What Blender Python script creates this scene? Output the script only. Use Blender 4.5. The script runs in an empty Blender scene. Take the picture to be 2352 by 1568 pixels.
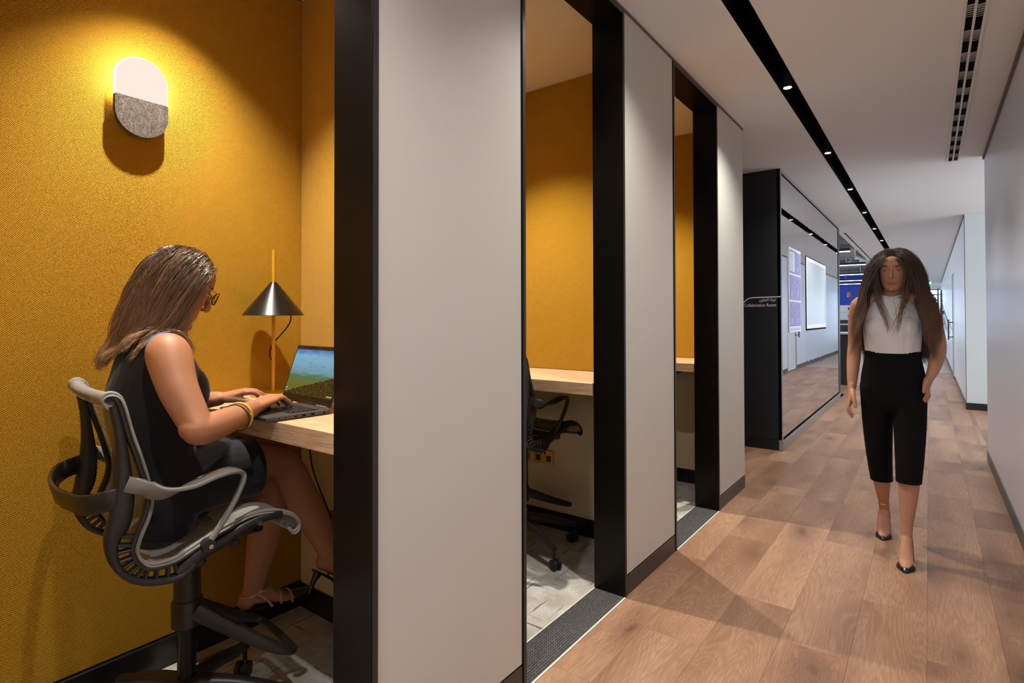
import bpy, bmesh, math, random
import numpy as np
from mathutils import Vector, Matrix
random.seed(7)
RNG = np.random.default_rng(11)
C = bpy.context.scene.collection
scn = bpy.context.scene

# ------------------------------------------------------------------ camera, world, exposure
def set_camera():
    f, yaw, pitch, roll, py = 1273.817, 0.644951702, 0.0135107660, -0.00195408707, 714.226
    cy, sy, cp, sp = math.cos(yaw), math.sin(yaw), math.cos(pitch), math.sin(pitch)
    F = Vector((-sy*cp, cy*cp, sp)); R = Vector((cy, sy, 0)); U = R.cross(F)
    c, s = math.cos(roll), math.sin(roll)
    R2, U2 = c*R + s*U, -s*R + c*U
    cam = bpy.data.cameras.new('camera'); o = bpy.data.objects.new('camera', cam); C.objects.link(o)
    m = Matrix((R2, U2, -F)).transposed().to_4x4(); m.translation = (0, 0, 1.28)
    o.matrix_world = m
    cam.sensor_width = 36; cam.lens = 36*f/2352; cam.shift_y = -(784-py)/2352
    cam.clip_start = 0.02; cam.clip_end = 300
    scn.camera = o
set_camera()
scn.view_settings.view_transform = 'Standard'; scn.view_settings.look = 'None'
scn.view_settings.gamma = 1; scn.view_settings.use_curve_mapping = False
scn.view_settings.exposure = 0.0
w = bpy.data.worlds.new('world'); scn.world = w; w.use_nodes = True
_nt = w.node_tree; _nt.nodes.clear()
_bg = _nt.nodes.new('ShaderNodeBackground'); _ou = _nt.nodes.new('ShaderNodeOutputWorld')
_bg.inputs[0].default_value = (0.74, 0.86, 1.0, 1); _bg.inputs[1].default_value = 6.0
_nt.links.new(_bg.outputs[0], _ou.inputs[0])
try:
    scn.cycles.use_denoising = True; scn.cycles.diffuse_bounces = 6; scn.cycles.max_bounces = 12
    scn.cycles.sample_clamp_indirect = 6.0
    scn.cycles.caustics_reflective = False; scn.cycles.caustics_refractive = False
except Exception: pass

def lamp(kind, loc, energy, color, aim=None, radius=0.02, cone=None, blend=0.3, name='lamp_light', parent=None, size=None):
    l = bpy.data.lights.new(name, kind); l.energy = energy; l.color = color
    if kind in ('POINT', 'SPOT'): l.shadow_soft_size = radius
    if kind == 'SPOT': l.spot_size = math.radians(cone); l.spot_blend = blend
    if kind == 'AREA':
        l.shape = 'RECTANGLE'; l.size, l.size_y = size
    o = bpy.data.objects.new(name, l); C.objects.link(o); o.location = loc
    if aim is not None:
        o.rotation_euler = (Vector(aim)-Vector(loc)).to_track_quat('-Z', 'Y').to_euler()
    if parent is not None:
        o.parent = parent; o.location = Vector(loc)-parent.location
    return o

# light levels (watts) used by the builders of the lamps below
P_TRACK, P_POD = 47.0, 215.0
W_TRACK = (1.0, 0.95, 0.89); W_POD = (1.0, 0.91, 0.78)

# ------------------------------------------------------------------ mesh helpers
class MB:
    def __init__(s): s.v = []; s.f = []; s.mi = []; s.m = 0
    def add(s, vs, fs):
        b = len(s.v); s.v += [tuple(map(float, p)) for p in vs]
        for f in fs: s.f.append(tuple(b+i for i in f)); s.mi.append(s.m)
        return s
    def box(s, x0, x1, y0, y1, z0, z1, c=0.0):
        if x0 > x1: x0, x1 = x1, x0
        if y0 > y1: y0, y1 = y1, y0
        if z0 > z1: z0, z1 = z1, z0
        c = min(c, (x1-x0)/2.01, (y1-y0)/2.01, (z1-z0)/2.01)
        if c <= 0:
            return s.add([(x0,y0,z0),(x1,y0,z0),(x1,y1,z0),(x0,y1,z0),(x0,y0,z1),(x1,y0,z1),(x1,y1,z1),(x0,y1,z1)],
                  [(0,3,2,1),(4,5,6,7),(0,1,5,4),(1,2,6,5),(2,3,7,6),(3,0,4,7)])
        bm = bmesh.new(); bmesh.ops.create_cube(bm, size=1)
        for v in bm.verts: v.co = Vector(((x0+x1)/2+v.co.x*(x1-x0), (y0+y1)/2+v.co.y*(y1-y0), (z0+z1)/2+v.co.z*(z1-z0)))
        bmesh.ops.bevel(bm, geom=bm.edges[:], offset=c, segments=1, affect='EDGES', profile=0.5)
        s.add([v.co[:] for v in bm.verts], [[v.index for v in f.verts] for f in bm.faces]); bm.free(); return s
    def rings(s, R, close=True, cap0=True, cap1=True):
        n = len(R[0]); vs = [p for r in R for p in r]; fs = []
        for i in range(len(R)-1):
            for j in range(n if close else n-1):
                k = (j+1) % n; fs.append((i*n+j, i*n+k, (i+1)*n+k, (i+1)*n+j))
        if cap0: fs.append(tuple(range(n-1, -1, -1)))
        if cap1: fs.append(tuple((len(R)-1)*n+j for j in range(n)))
        return s.add(vs, fs)
    def tube(s, P, r, n=10, flat=1.0, up=None, cap=True):
        P = [Vector(p) for p in P]; m = len(P)
        rr = r if isinstance(r, (list, tuple)) else [r]*m
        R = []; u = None
        for i, p in enumerate(P):
            t = (P[min(i+1, m-1)]-P[max(i-1, 0)])
            if t.length < 1e-9: t = Vector((0, 0, 1))
            t.normalize()
            if up is not None: u = Vector(up)
            elif u is None: u = Vector((0, 0, 1)) if abs(t.z) < .9 else Vector((1, 0, 0))
            u = (u - t*u.dot(t))
            if u.length < 1e-6: u = t.orthogonal()
            u.normalize(); wv = t.cross(u)
            R.append([(p + wv*(rr[i]*math.cos(a)) + u*(rr[i]*flat*math.sin(a)))[:] for a in [2*math.pi*k/n for k in range(n)]])
        return s.rings(R, True, cap, cap)
    def band(s, P, W, T, up):            # flat bar along P: width W along 'up' side vector, thickness T
        P = [Vector(p) for p in P]; m = len(P); R = []
        for i, p in enumerate(P):
            t = (P[min(i+1, m-1)]-P[max(i-1, 0)]).normalized()
            wv = Vector(up[i] if isinstance(up, list) else up); wv = (wv - t*wv.dot(t)).normalized(); n = t.cross(wv)
            ww = W[i] if isinstance(W, (list, tuple)) else W; tt = T[i] if isinstance(T, (list, tuple)) else T
            c = min(ww, tt)*.25
            R.append([(p+wv*(a*(ww/2)-np.sign(a)*(c if k else 0))+n*(b*(tt/2)-np.sign(b)*(0 if k else c)))[:]
                      for a, b, k in ((1,1,0),(1,1,1),(-1,1,1),(-1,1,0),(-1,-1,0),(-1,-1,1),(1,-1,1),(1,-1,0))])
        return s.rings(R)
    def lathe(s, prof, c=(0, 0, 0), n=24, cap0=True, cap1=True):
        R = [[(c[0]+r*math.cos(2*math.pi*k/n), c[1]+r*math.sin(2*math.pi*k/n), c[2]+z) for k in range(n)] for r, z in prof]
        return s.rings(R, True, cap0, cap1)
    def prism(s, poly, axis, a, b):      # poly in the two other axes, extruded along axis
        def pt(p, d):
            q = list(p); q.insert(axis, d); return tuple(q)
        return s.rings([[pt(p, a) for p in poly], [pt(p, b) for p in poly]])
    def ball(s, c, r, n=10, m=6):
        rr = r if isinstance(r, (tuple, list)) else (r, r, r)
        R = [[(c[0]+rr[0]*math.sin(t)*math.cos(2*math.pi*k/n), c[1]+rr[1]*math.sin(t)*math.sin(2*math.pi*k/n), c[2]-rr[2]*math.cos(t)) for k in range(n)]
             for t in [math.pi*(i+.02)/(m+.04) for i in range(m+1)]]
        return s.rings(R)
    def xf(s, M, start=0):
        for i in range(start, len(s.v)): s.v[i] = tuple(M @ Vector(s.v[i]))
        return s
    def build(s, name, mats, parent=None, origin=None, smooth=None, local=False):
        me = bpy.data.meshes.new(name)
        o3 = Vector(origin) if origin is not None else Vector((0, 0, 0))
        base = Vector((0, 0, 0))
        if parent is not None and not local:
            q = parent
            while q is not None: base += q.location; q = q.parent
        sh = base + (o3 if origin is not None else Vector((0, 0, 0)))
        if origin is not None and parent is not None and not local: sh = o3
        me.from_pydata([(a-sh.x, b-sh.y, c-sh.z) for a, b, c in s.v], [], s.f)
        for m in (mats if isinstance(mats, (list, tuple)) else [mats]): me.materials.append(m)
        if max(s.mi, default=0): me.polygons.foreach_set('material_index', s.mi)
        bm = bmesh.new(); bm.from_mesh(me); bmesh.ops.recalc_face_normals(bm, faces=bm.faces[:]); bm.to_mesh(me); bm.free()
        if smooth is not None:
            me.polygons.foreach_set('use_smooth', [True]*len(me.polygons))
            me.set_sharp_from_angle(angle=math.radians(smooth))
        ob = bpy.data.objects.new(name, me); C.objects.link(ob)
        if parent is not None: ob.parent = parent
        if origin is not None: ob.location = o3 - (base if parent is not None and not local else Vector((0,0,0)))
        return ob

def tag(o, label=None, cat=None, group=None, kind=None):
    if label: o['label'] = label
    if cat: o['category'] = cat
    if group: o['group'] = group
    if kind: o['kind'] = kind
    return o
def thing(name, label, cat, loc=(0, 0, 0), rz=0.0, group=None):
    o = bpy.data.objects.new(name, None); C.objects.link(o); o.location = loc; o.rotation_euler = (0, 0, rz); o.empty_display_size = .1
    return tag(o, label, cat, group)
def struct(o, label=None, cat=None): return tag(o, label, cat, None, 'structure')
def copy_tree(o, parent=None):
    c = o.copy(); C.objects.link(c)
    if parent is not None: c.parent = parent
    for ch in list(o.children): copy_tree(ch, c)
    return c

# ------------------------------------------------------------------ material helpers
class NT:
    def __init__(s, name):
        s.m = bpy.data.materials.new(name); s.m.use_nodes = True; s.t = s.m.node_tree; s.t.nodes.clear()
        s.out = s.t.nodes.new('ShaderNodeOutputMaterial')
    def n(s, typ, props=None, **ins):
        nd = s.t.nodes.new('ShaderNode'+typ)
        for k, v in (props or {}).items(): setattr(nd, k, v)
        for k, v in ins.items():
            key = int(k[1:]) if k[0] == 'i' and k[1:].isdigit() else k.replace('_', ' ')
            if isinstance(v, bpy.types.NodeSocket): s.t.links.new(v, nd.inputs[key])
            else:
                if isinstance(v, tuple) and len(v) == 3 and nd.inputs[key].type == 'RGBA': v = v+(1,)
                nd.inputs[key].default_value = v
        return nd
    def math(s, op, a, b=0.0, c=False):
        nd = s.n('Math', {'operation': op, 'use_clamp': c}, i0=a, i1=b); return nd.outputs[0]
    def mix(s, f, a, b, mode='MIX'):
        nd = s.t.nodes.new('ShaderNodeMix'); nd.data_type = 'RGBA'; nd.blend_type = mode
        for k, v in ((0, f), (6, a), (7, b)):
            if isinstance(v, bpy.types.NodeSocket): s.t.links.new(v, nd.inputs[k])
            else: nd.inputs[k].default_value = v+(1,) if isinstance(v, tuple) and len(v) == 3 else v
        return nd.outputs[2]
    def ramp(s, f, stops, mode='LINEAR'):
        nd = s.t.nodes.new('ShaderNodeValToRGB'); s.t.links.new(f, nd.inputs[0]); r = nd.color_ramp; r.interpolation = mode
        while len(r.elements) < len(stops): r.elements.new(.5)
        for e, (p, c) in zip(r.elements, stops): e.position = p; e.color = c+(1,) if len(c) == 3 else c
        return nd.outputs[0]
    def coord(s, kind='Object', scale=None, loc=None, rot=None):
        o = s.n('TexCoord').outputs[kind]
        if scale or loc or rot:
            o = s.n('Mapping', None, Vector=o, Scale=scale or (1, 1, 1), Location=loc or (0, 0, 0), Rotation=rot or (0, 0, 0)).outputs[0]
        return o
    def noise(s, v, scale, detail=3.0, rough=.55, dist=0.0):
        return s.n('TexNoise', None, Vector=v, Scale=scale, Detail=detail, Roughness=rough, Distortion=dist).outputs[0]
    def bump(s, h, strength=.3, dist=.002):
        return s.n('Bump', None, Strength=strength, Distance=dist, Height=h).outputs[0]
    def pbr(s, color=(.8, .8, .8), rough=.5, metal=0.0, normal=None, **kw):
        ins = {'Base Color': color, 'Roughness': rough, 'Metallic': metal}
        if normal is not None: ins['Normal'] = normal
        ins.update({k.replace('_', ' '): v for k, v in kw.items()})
        nd = s.t.nodes.new('ShaderNodeBsdfPrincipled')
        for k, v in ins.items():
            if isinstance(v, bpy.types.NodeSocket): s.t.links.new(v, nd.inputs[k])
            else: nd.inputs[k].default_value = v+(1,) if isinstance(v, tuple) and len(v) == 3 and nd.inputs[k].type == 'RGBA' else v
        return nd.outputs[0]
    def done(s, sh): s.t.links.new(sh, s.out.inputs[0]); return s.m
def plain(name, color, rough=.5, metal=0.0, noise=0.0, scale=60, bump=0.0, **kw):
    t = NT(name); c = color; nrm = None
    v = t.coord('Object')
    nz = t.noise(v, scale)
    if noise: c = t.mix(nz, tuple(x*(1-noise) for x in color), tuple(min(1, x*(1+noise)) for x in color))
    if bump: nrm = t.bump(nz, bump, .001)
    return t.done(t.pbr(c, rough, metal, nrm, **kw))
def emit(name, color, strength):
    t = NT(name); return t.done(t.n('Emission', None, Color=color, Strength=strength).outputs[0])

# ------------------------------------------------------------------ materials
M = {}
def weave():
    t = NT('mustard_weave'); p = t.coord('Object')
    x = t.n('SeparateXYZ', None, Vector=p).outputs
    u = t.math('ADD', x[0], x[1])
    a = t.math('SINE', t.math('MULTIPLY', u, 2*math.pi/.0072)); b = t.math('SINE', t.math('MULTIPLY', x[2], 2*math.pi/.0056))
    h = t.math('MULTIPLY_ADD', t.math('MULTIPLY', a, b), .5); h.node.inputs[2].default_value = .5
    nz = t.noise(p, 260, 2)
    h2 = t.math('ADD', h, t.math('MULTIPLY', t.math('SUBTRACT', nz, .5), .45))
    col = t.ramp(h2, [(.22, (.115, .042, .003)), (.60, (.56, .295, .006)), (.9, (.74, .42, .013))])
    big = t.noise(p, 3.0, 3)
    col = t.mix(t.math('MULTIPLY', big, .25), col, (.5, .26, .006))
    return t.done(t.pbr(col, .85, 0, t.bump(h2, .7, .0022), Sheen_Weight=.15, Sheen_Roughness=.5, Specular_IOR_Level=.2))
M['weave'] = weave()
def oak_floor():
    t = NT('oak_plank'); p = t.coord('Object'); rnd = t.n('ObjectInfo').outputs['Random']
    off = t.n('CombineXYZ', None, X=t.math('MULTIPLY', rnd, 37.0), Y=t.math('MULTIPLY', rnd, 91.0), Z=0.0).outputs[0]
    q = t.n('VectorMath', {'operation': 'ADD'}, i0=p, i1=off).outputs[0]
    st = t.n('Mapping', None, Vector=q, Scale=(1, .12, 1)).outputs[0]
    vq = t.n('Mapping', None, Vector=q, Scale=(3.1, 1.25, 1)).outputs[0]
    vq = t.n('VectorMath', {'operation': 'ADD'}, i0=vq, i1=t.n('VectorMath', {'operation': 'SCALE'}, i0=t.n('TexNoise', None, Vector=q, Scale=9.0).outputs[1], Scale=.22).outputs[0]).outputs[0]
    vd = t.n('TexVoronoi', None, Vector=vq, Scale=1.35).outputs['Distance']
    n1 = t.noise(st, 5.5, 1.5, .45, .25)
    # cathedral figure: contour lines of a stretched noise field that closes round the knots
    field = t.math('ADD', n1, t.math('MULTIPLY', t.ramp(vd, [(0.0, (1, 1, 1)), (.45, (0, 0, 0))], 'EASE'), .20))
    tri = t.math('ABSOLUTE', t.math('SUBTRACT', t.math('FRACT', t.math('MULTIPLY', field, 42.0)), .5))
    fine = t.noise(t.n('Mapping', None, Vector=q, Scale=(1, .05, 1)).outputs[0], 190, 3, .6)
    broad = t.noise(st, 3.1, 2)
    col = t.mix(t.ramp(broad, [(.34, (0, 0, 0)), (.66, (1, 1, 1))]), (.238, .122, .068), (.470, .280, .168))
    col = t.mix(t.math('MULTIPLY', t.ramp(tri, [(.30, (0, 0, 0)), (.48, (1, 1, 1))]), .20), col, (.56, .36, .225))
    col = t.mix(t.math('MULTIPLY', t.ramp(tri, [(.02, (1, 1, 1)), (.20, (0, 0, 0))]), .20), col, (.20, .098, .055))
    col = t.mix(t.math('MULTIPLY', t.ramp(fine, [(.40, (1, 1, 1)), (.58, (0, 0, 0))]), .38), col, (.19, .095, .052))
    kn = t.ramp(vd, [(.055, (1, 1, 1)), (.13, (.50, .50, .50)), (.42, (0, 0, 0))])
    col = t.mix(t.math('MULTIPLY', kn, .85), col, (.115, .055, .032))
    tint = t.mix(rnd, (.93, .92, .91), (1.06, 1.05, 1.05)); col = t.mix(1.0, col, tint, 'MULTIPLY')
    return t.done(t.pbr(col, .42, 0, t.bump(fine, .12, .001), Specular_IOR_Level=.40))
M['oak_floor'] = oak_floor()
def oak_desk():
    t = NT('desk_oak'); p = t.coord('Object')
    st = t.n('Mapping', None, Vector=p, Scale=(.035, 1, 1)).outputs[0]
    f = t.noise(st, 230, 4, .6, .3); b = t.noise(st, 12, 3)
    col = t.ramp(f, [(.34, (.33, .19, .095)), (.58, (.70, .485, .295))])
    col = t.mix(t.math('MULTIPLY', b, .4), col, (.70, .50, .31))
    return t.done(t.pbr(col, .45, 0, t.bump(f, .12, .001), Specular_IOR_Level=.35))
M['oak_desk'] = oak_desk()
def carpet():
    t = NT('carpet_pile'); p = t.coord('Object')
    pile = t.noise(p, 420, 2, .7)
    b = t.noise(p, 7, 4, .6)
    col = t.mix(t.ramp(b, [(.40, (0, 0, 0)), (.62, (1, 1, 1))]), (.60, .585, .53), (.84, .835, .79))
    wp = t.n('VectorMath', {'operation': 'ADD'}, i0=p, i1=t.n('VectorMath', {'operation': 'SCALE'}, i0=t.n('TexNoise', None, Vector=p, Scale=22.0).outputs[1], Scale=.007).outputs[0]).outputs[0]
    for sc in ((2.6, 40, 1), (40, 2.6, 1)):
        d = t.noise(t.n('Mapping', None, Vector=wp, Scale=sc).outputs[0], 1.35, 3, .55)
        col = t.mix(t.math('MULTIPLY', t.ramp(d, [(.625, (0, 0, 0)), (.67, (1, 1, 1))]), .85), col, (.115, .105, .095))
    col = t.mix(t.math('MULTIPLY', t.ramp(pile, [(.38, (1, 1, 1)), (.58, (0, 0, 0))]), .60), col, (.27, .25, .21))
    return t.done(t.pbr(col, .95, 0, t.bump(pile, .8, .004), Specular_IOR_Level=.1))
M['carpet'] = carpet()
def sill():
    t = NT('ribbed_mat'); p = t.coord('Object'); x = t.n('SeparateXYZ', None, Vector=p).outputs
    a = t.math('SINE', t.math('MULTIPLY', x[0], 2*math.pi/.0105)); b = t.math('SINE', t.math('MULTIPLY', x[1], 2*math.pi/.016))
    nz = t.noise(p, 90, 2)
    h = t.math('MULTIPLY_ADD', a, .5); h.node.inputs[2].default_value = .5
    dots = t.math('MULTIPLY', t.ramp(t.math('MULTIPLY', a, b), [(.45, (0, 0, 0)), (.8, (1, 1, 1))]), t.ramp(nz, [(.45, (0, 0, 0)), (.6, (1, 1, 1))]))
    col = t.mix(h, (.030, .030, .031), (.115, .115, .115)); col = t.mix(dots, col, (.26, .26, .255))
    return t.done(t.pbr(col, .9, 0, t.bump(h, .6, .003), Specular_IOR_Level=.15))
M['sill'] = sill()
M['wall_white'] = plain('wall_paint_white', (.63, .605, .555), .55, noise=.03, scale=220, bump=.06)
M['wall_cool'] = plain('wall_paint_cool', (.72, .76, .82), .30, noise=.02, scale=180, bump=.03)
M['wall_return'] = plain('wall_paint_pale', (.66, .70, .67), .5, noise=.02, scale=180)
M['ceiling'] = plain('ceiling_paint', (.86, .845, .82), .7, noise=.02, scale=200, bump=.04)
M['pod_paint'] = plain('pod_wall_paint', (.80, .66, .40), .6, noise=.03, scale=160)
M['pod_ceiling'] = plain('pod_ceiling_paint', (.74, .67, .52), .7, noise=.03, scale=250, bump=.1)
M['frame'] = plain('blackened_steel', (.0075, .0058, .004), .26, 0.0, noise=.3, scale=9, Specular_IOR_Level=.15)
M['frame_edge'] = plain('steel_edge', (.040, .037, .034), .4, .3)
M['skirting'] = plain('bronze_skirting', (.055, .042, .036), .38, .2, noise=.15, scale=20)
M['skirting_dark'] = plain('black_skirting', (.010, .010, .011), .25, noise=.2, scale=20)
M['skirting_grey'] = plain('charcoal_skirting', (.075, .070, .068), .4, noise=.1, scale=20)
M['gap'] = plain('shadow_gap', (.16, .115, .085), .7)
M['strip'] = plain('metal_strip', (.86, .83, .76), .45, .15)
M['black'] = plain('matt_black', (.005, .005, .005), .9, Specular_IOR_Level=.05)
M['black_shell'] = plain('black_plastic', (.022, .020, .019), .38, noise=.1, scale=40)
M['rubber'] = plain('rubber', (.010, .010, .010), .55)
M['chrome'] = plain('bright_steel', (.7, .7, .7), .2, 1.0)
M['alu'] = plain('aluminium', (.42, .42, .41), .32, .9, noise=.05, scale=30)
M['brass'] = plain('brass', (.60, .40, .12), .3, 1.0, noise=.05, scale=30)

# ------------------------------------------------------------------ architecture
XL, XI, XB, XR, H = -1.129, -1.283, -2.266, .407, 2.728
OPEN = [(.111, .928), (1.556, 2.373), (2.987, 3.793)]
PART = [(0.0, .10), (1.431, 1.525), (2.879, 2.955), (4.290, 4.424)]
def sbox(name, mat, *a, c=0.0, parent=None, label=None):
    o = MB().box(*a, c=c).build(name, mat, parent)
    return struct(o, label) if parent is None else o

floor = struct(bpy.data.objects.new('floor', None), 'oak plank corridor floor'); C.objects.link(floor)
MB().box(-3.2, 4.0, -4.2, 36, -.06, -.012).build('subfloor', M['black'], floor)
def rects():
    yield (XL, XR, -4.0, 4.436); yield (-2.9, XR, 4.436, 5.86); yield (-1.15, XR, 5.86, 16.2); yield (XR, 3.4, 6.513, 10.015); yield (-3.1, -1.15, 10.9, 16.2)
pw, pl = .2355, 1.225
gx = -.0195
def add_planks():
    for k in range(-14, 16):
        x0 = gx + k*pw; x1 = x0+pw
        ph = {0: .125, 1: .95, -1: .44, -2: .98, -3: .20, -4: .78, -5: .42}.get(k, (k*.37) % 1.0)*pl
        for j in range(-5, 15):
            y0 = ph + j*pl; y1 = y0+pl
            for (a, b, c, d) in rects():
                u0, u1, v0, v1 = max(x0, a), min(x1, b), max(y0, c), min(y1, d)
                if u1-u0 < .004 or v1-v0 < .004: continue
                if v1 < .9: continue
                if a == XR and v0 > 10.1: continue
                cx, cy = (x0+x1)/2, (y0+y1)/2
                g = .0002
                MB().box(u0+g, u1-g, v0+g, v1-g, -.012, 0, c=.0006).build('plank', M['oak_floor'], floor, origin=(cx, cy, 0))
add_planks()
M['oak_far'] = plain('oak_far', (.50, .33, .225), .40, noise=.25, scale=3)
MB().box(XL, XR, -4.0, -.2, -.012, 0).build('near_boards', M['oak_far'], floor)
MB().box(-3.1, XR, 16.3, 36, -.012, 0).build('far_boards', M['oak_far'], floor)

for i, ((o0, o1), (a, b)) in enumerate(zip(OPEN, [(PART[k][1], PART[k+1][0]) for k in range(3)])):
    fl = struct(bpy.data.objects.new('floor', None), ['carpet of the nearest booth, with the woman on a stool', 'carpet of the second booth, with a black stool', 'carpet of the third booth'][i]); C.objects.link(fl)
    # carpet tiles of half a metre
    ys = [a]+[y for y in np.arange(a+.36, b, .5)]+[b]
    xs = [XB, XB+.5, XI]
    for x0, x1 in zip(xs[:-1], xs[1:]):
        for y0, y1 in zip(ys[:-1], ys[1:]):
            if y1-y0 > .01: MB().box(x0+.0003, x1-.0003, y0+.0003, y1-.0003, -.012, .002, c=.0012).build('carpet_tile', M['carpet'], fl)
    s_ = struct(MB().box(XI+.004, XL+.004, o0+.022, o1-.022, -.012, .003).build('trim_%d' % (11+i), M['sill']), 'dark ribbed threshold mat in the %s booth doorway' % ['nearest', 'second', 'third'][i])
    for x in (XI, XL+.004): MB().box(x-.002, x+.004, o0+.022, o1-.022, -.012, .0045).build('metal_strip', M['strip'], s_)
    # opening frame: head and two jambs
    fr = struct(bpy.data.objects.new('trim_%d' % (1+i), None), '%s black steel booth door frame' % ['nearest', 'second', 'third'][i]); C.objects.link(fr)
    fx = XL+.004
    for y0, y1 in ((o0, o0+.022), (o1-.022, o1)):
        MB().box(XI, fx, y0, y1, 0, 2.716, c=.001).build('jamb', M['frame'], fr)
        MB().box(fx-.001, fx+.0015, y0+.003, y1-.003, .001, 2.713).build('edge', M['frame_edge'], fr)
    MB().box(XI, fx, o0+.022, o1-.022, 2.693, 2.716, c=.001).build('head', M['frame'], fr)
    MB().box(fx-.001, fx+.0015, o0+.022, o1-.022, 2.696, 2.713).build('edge', M['frame_edge'], fr)

# white wall facing the corridor
segs = [(-4.0, OPEN[0][0]), (OPEN[0][1], OPEN[1][0]), (OPEN[1][1], OPEN[2][0]), (OPEN[2][1], 4.436)]
for i, (a, b) in enumerate(segs):
    n = 'wall_left' if i == 0 else 'wall_left.%03d' % i
    ww = struct(bpy.data.objects.new('wall_left', None), ['white wall before the nearest booth', 'broad white pier between nearest and second booth', 'white pier between second and third booth', 'last white pier beyond the third booth'][i]); C.objects.link(ww)
    xb = XI if i < 3 else XB
    MB().box(XI, XL, a+.0015, b-.0015, .094, H, c=.001).build('pier', M['wall_white'], ww)
    bb = struct(MB().box(XI+.02, XL+.002, a+.002, b-.001, 0, .088, c=.002).build('baseboard_left', M['skirting']), 'bronze skirting below white pier')
    MB().box(XI+.03, XL-.008, a+.002, b-.002, .084, .096).build('shadow_groove', M['black'], ww)
for i, (a, b) in enumerate(OPEN):
    sbox('wall_left', M['wall_white'], XI, XL, a, b, 2.716, H, label='white strip above a booth door')
struct(MB().box(XL, XL+.006, -4, 4.44, H-.013, H-.001).build('trim_20', M['gap']), 'brown shadow gap where white wall meets ceiling')

# booth shells
def booth(i):
    a, b = PART[i][1], PART[i+1][0]
    nm = ['nearest', 'second', 'third'][i]
    wb = struct(bpy.data.objects.new('wall_back', None), 'mustard fabric back wall of the %s booth' % nm); C.objects.link(wb)
    MB().box(XB-.0045, XB-.06, a-.04, b+.03, 0, H+.02).build('backing', M['black'], wb)
    MB().box(XB, XB-.004, a, b, .110, 2.722, c=.002).build('fabric_panel', M['weave'], wb)
    struct(MB().box(XB+.014, XB, a+.001, b-.001, 0.002, .108, c=.003).build('baseboard_back', M['skirting_dark']), 'black skirting at the back of the %s booth' % nm)
    wf = struct(bpy.data.objects.new('wall_far', None), 'far partition of the %s booth, fabric above the desk' % nm); C.objects.link(wf)
    MB().box(XB, XI, b, PART[i+1][1], 0, H).build('core', M['pod_paint'], wf)
    MB().box(XB+.002, XI-.002, b-.005, b+.001, .972, 2.722, c=.002).build('fabric_panel', M['weave'], wf)
    struct(MB().box(XB+.015, XI-.002, b-.014, b, .002, .106, c=.003).build('baseboard_far', M['skirting_dark']), 'black skirting below the desk of the %s booth' % nm)
    wn = struct(MB().box(XB, XI, a-.003, a, 0, H).build('wall_near', M['weave']), 'near partition of the %s booth' % nm)
    struct(MB().box(XB-.02, XI, a, b, H, H+.03).build('ceiling', M['pod_ceiling']), 'cream ceiling of the %s booth' % nm)
    # inner side of the corridor wall
    struct(MB().box(XI-.004, XI, a, OPEN[i][0], 0, H).build('wall_front', M['weave']), 'inside of the corridor wall, near side of the %s booth' % nm)
    struct(MB().box(XI-.004, XI, OPEN[i][1], b, 0, H).build('wall_front', M['weave']), 'inside of the corridor wall, far side of the %s booth' % nm)
for i in range(3): booth(i)
sbox('wall_near', M['wall_white'], XB, XI, PART[0][0]-.05, PART[0][1]-.004, 0, H, label='partition closing the nearest booth')

# corridor ceiling with the recessed black light trough
XT0, XT1 = -.742, -.644
cl = struct(bpy.data.objects.new('ceiling', None), 'white corridor ceiling with a black light trough'); C.objects.link(cl)
MB().box(XL-.1, XT0, -4, 36, H, H+.16).box(XI-1.7, XL-.1, 4.436, 10.95, H, H+.16).build('ceiling_board', M['ceiling'], cl)
MB().box(XT1, XR+3.1, -4, 36, H, H+.16).build('ceiling_board', M['ceiling'], cl)
tr = MB(); tr.box(XT0-.002, XT0+.002, -4, 18.2, H, H+.15); tr.box(XT1-.002, XT1+.002, -4, 18.2, H, H+.15); tr.box(XT0, XT1, -4, 18.2, H+.143, H+.155)
tr.build('light_trough', M['black'], cl)
MB().box(XT0, XT1, 18.2, 36, H, H+.16).build('ceiling_board', M['ceiling'], cl)

# right-hand wall in two stretches with a side passage between them
wr = struct(bpy.data.objects.new('wall_right', None), 'near white wall on the right of the corridor'); C.objects.link(wr)
MB().box(XR, XR+.14, -4, 6.503, .002, H, c=.001).build('plaster', M['wall_cool'], wr)
struct(MB().box(XR-.006, XR, -4, 6.508, 0, .094, c=.002).box(XR-.006, XR+.14, 6.503, 6.512, 0, .094).build('baseboard_right', M['skirting_grey']), 'charcoal skirting of the near right wall')
struct(MB().box(XR-.012, XR, -4, 6.503, H-.03, H-.001).build('trim_21', M['gap']), 'brown shadow gap above the near right wall')
wr2 = struct(bpy.data.objects.new('wall_right', None), 'far white wall on the right, beyond the side passage'); C.objects.link(wr2)
MB().box(XR, XR+3.0, 10.02, 10.16, .002, H, c=.001).build('return_face', M['wall_return'], wr2)
MB().box(XR, XR+.14, 10.03, 14.45, .002, H).box(XR, XR+.14, 15.50, 29.0, .002, H).box(XR, XR+.14, 14.4, 15.6, 2.2, H).build('plaster', M['wall_cool'], wr2)
struct(MB().box(XR-.006, XR, 10.015, 14.42, 0, .094, c=.002).box(XR-.006, XR, 15.53, 29, 0, .094, c=.002).build('baseboard_right', M['skirting_grey']), 'charcoal skirting of the far right wall')
struct(MB().box(XR-.006, XR+3.0, 10.012, 10.02, 0, .094, c=.002).build('baseboard_far', M['skirting_dark']), 'black skirting of the pale return wall')
struct(MB().box(XR-.010, XR, 10.02, 29, H-.022, H-.001).build('trim_22', M['gap']), 'shadow gap above the far right wall')
w3 = struct(bpy.data.objects.new('window_3', None), 'tall window at the end of the side passage'); C.objects.link(w3)
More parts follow.
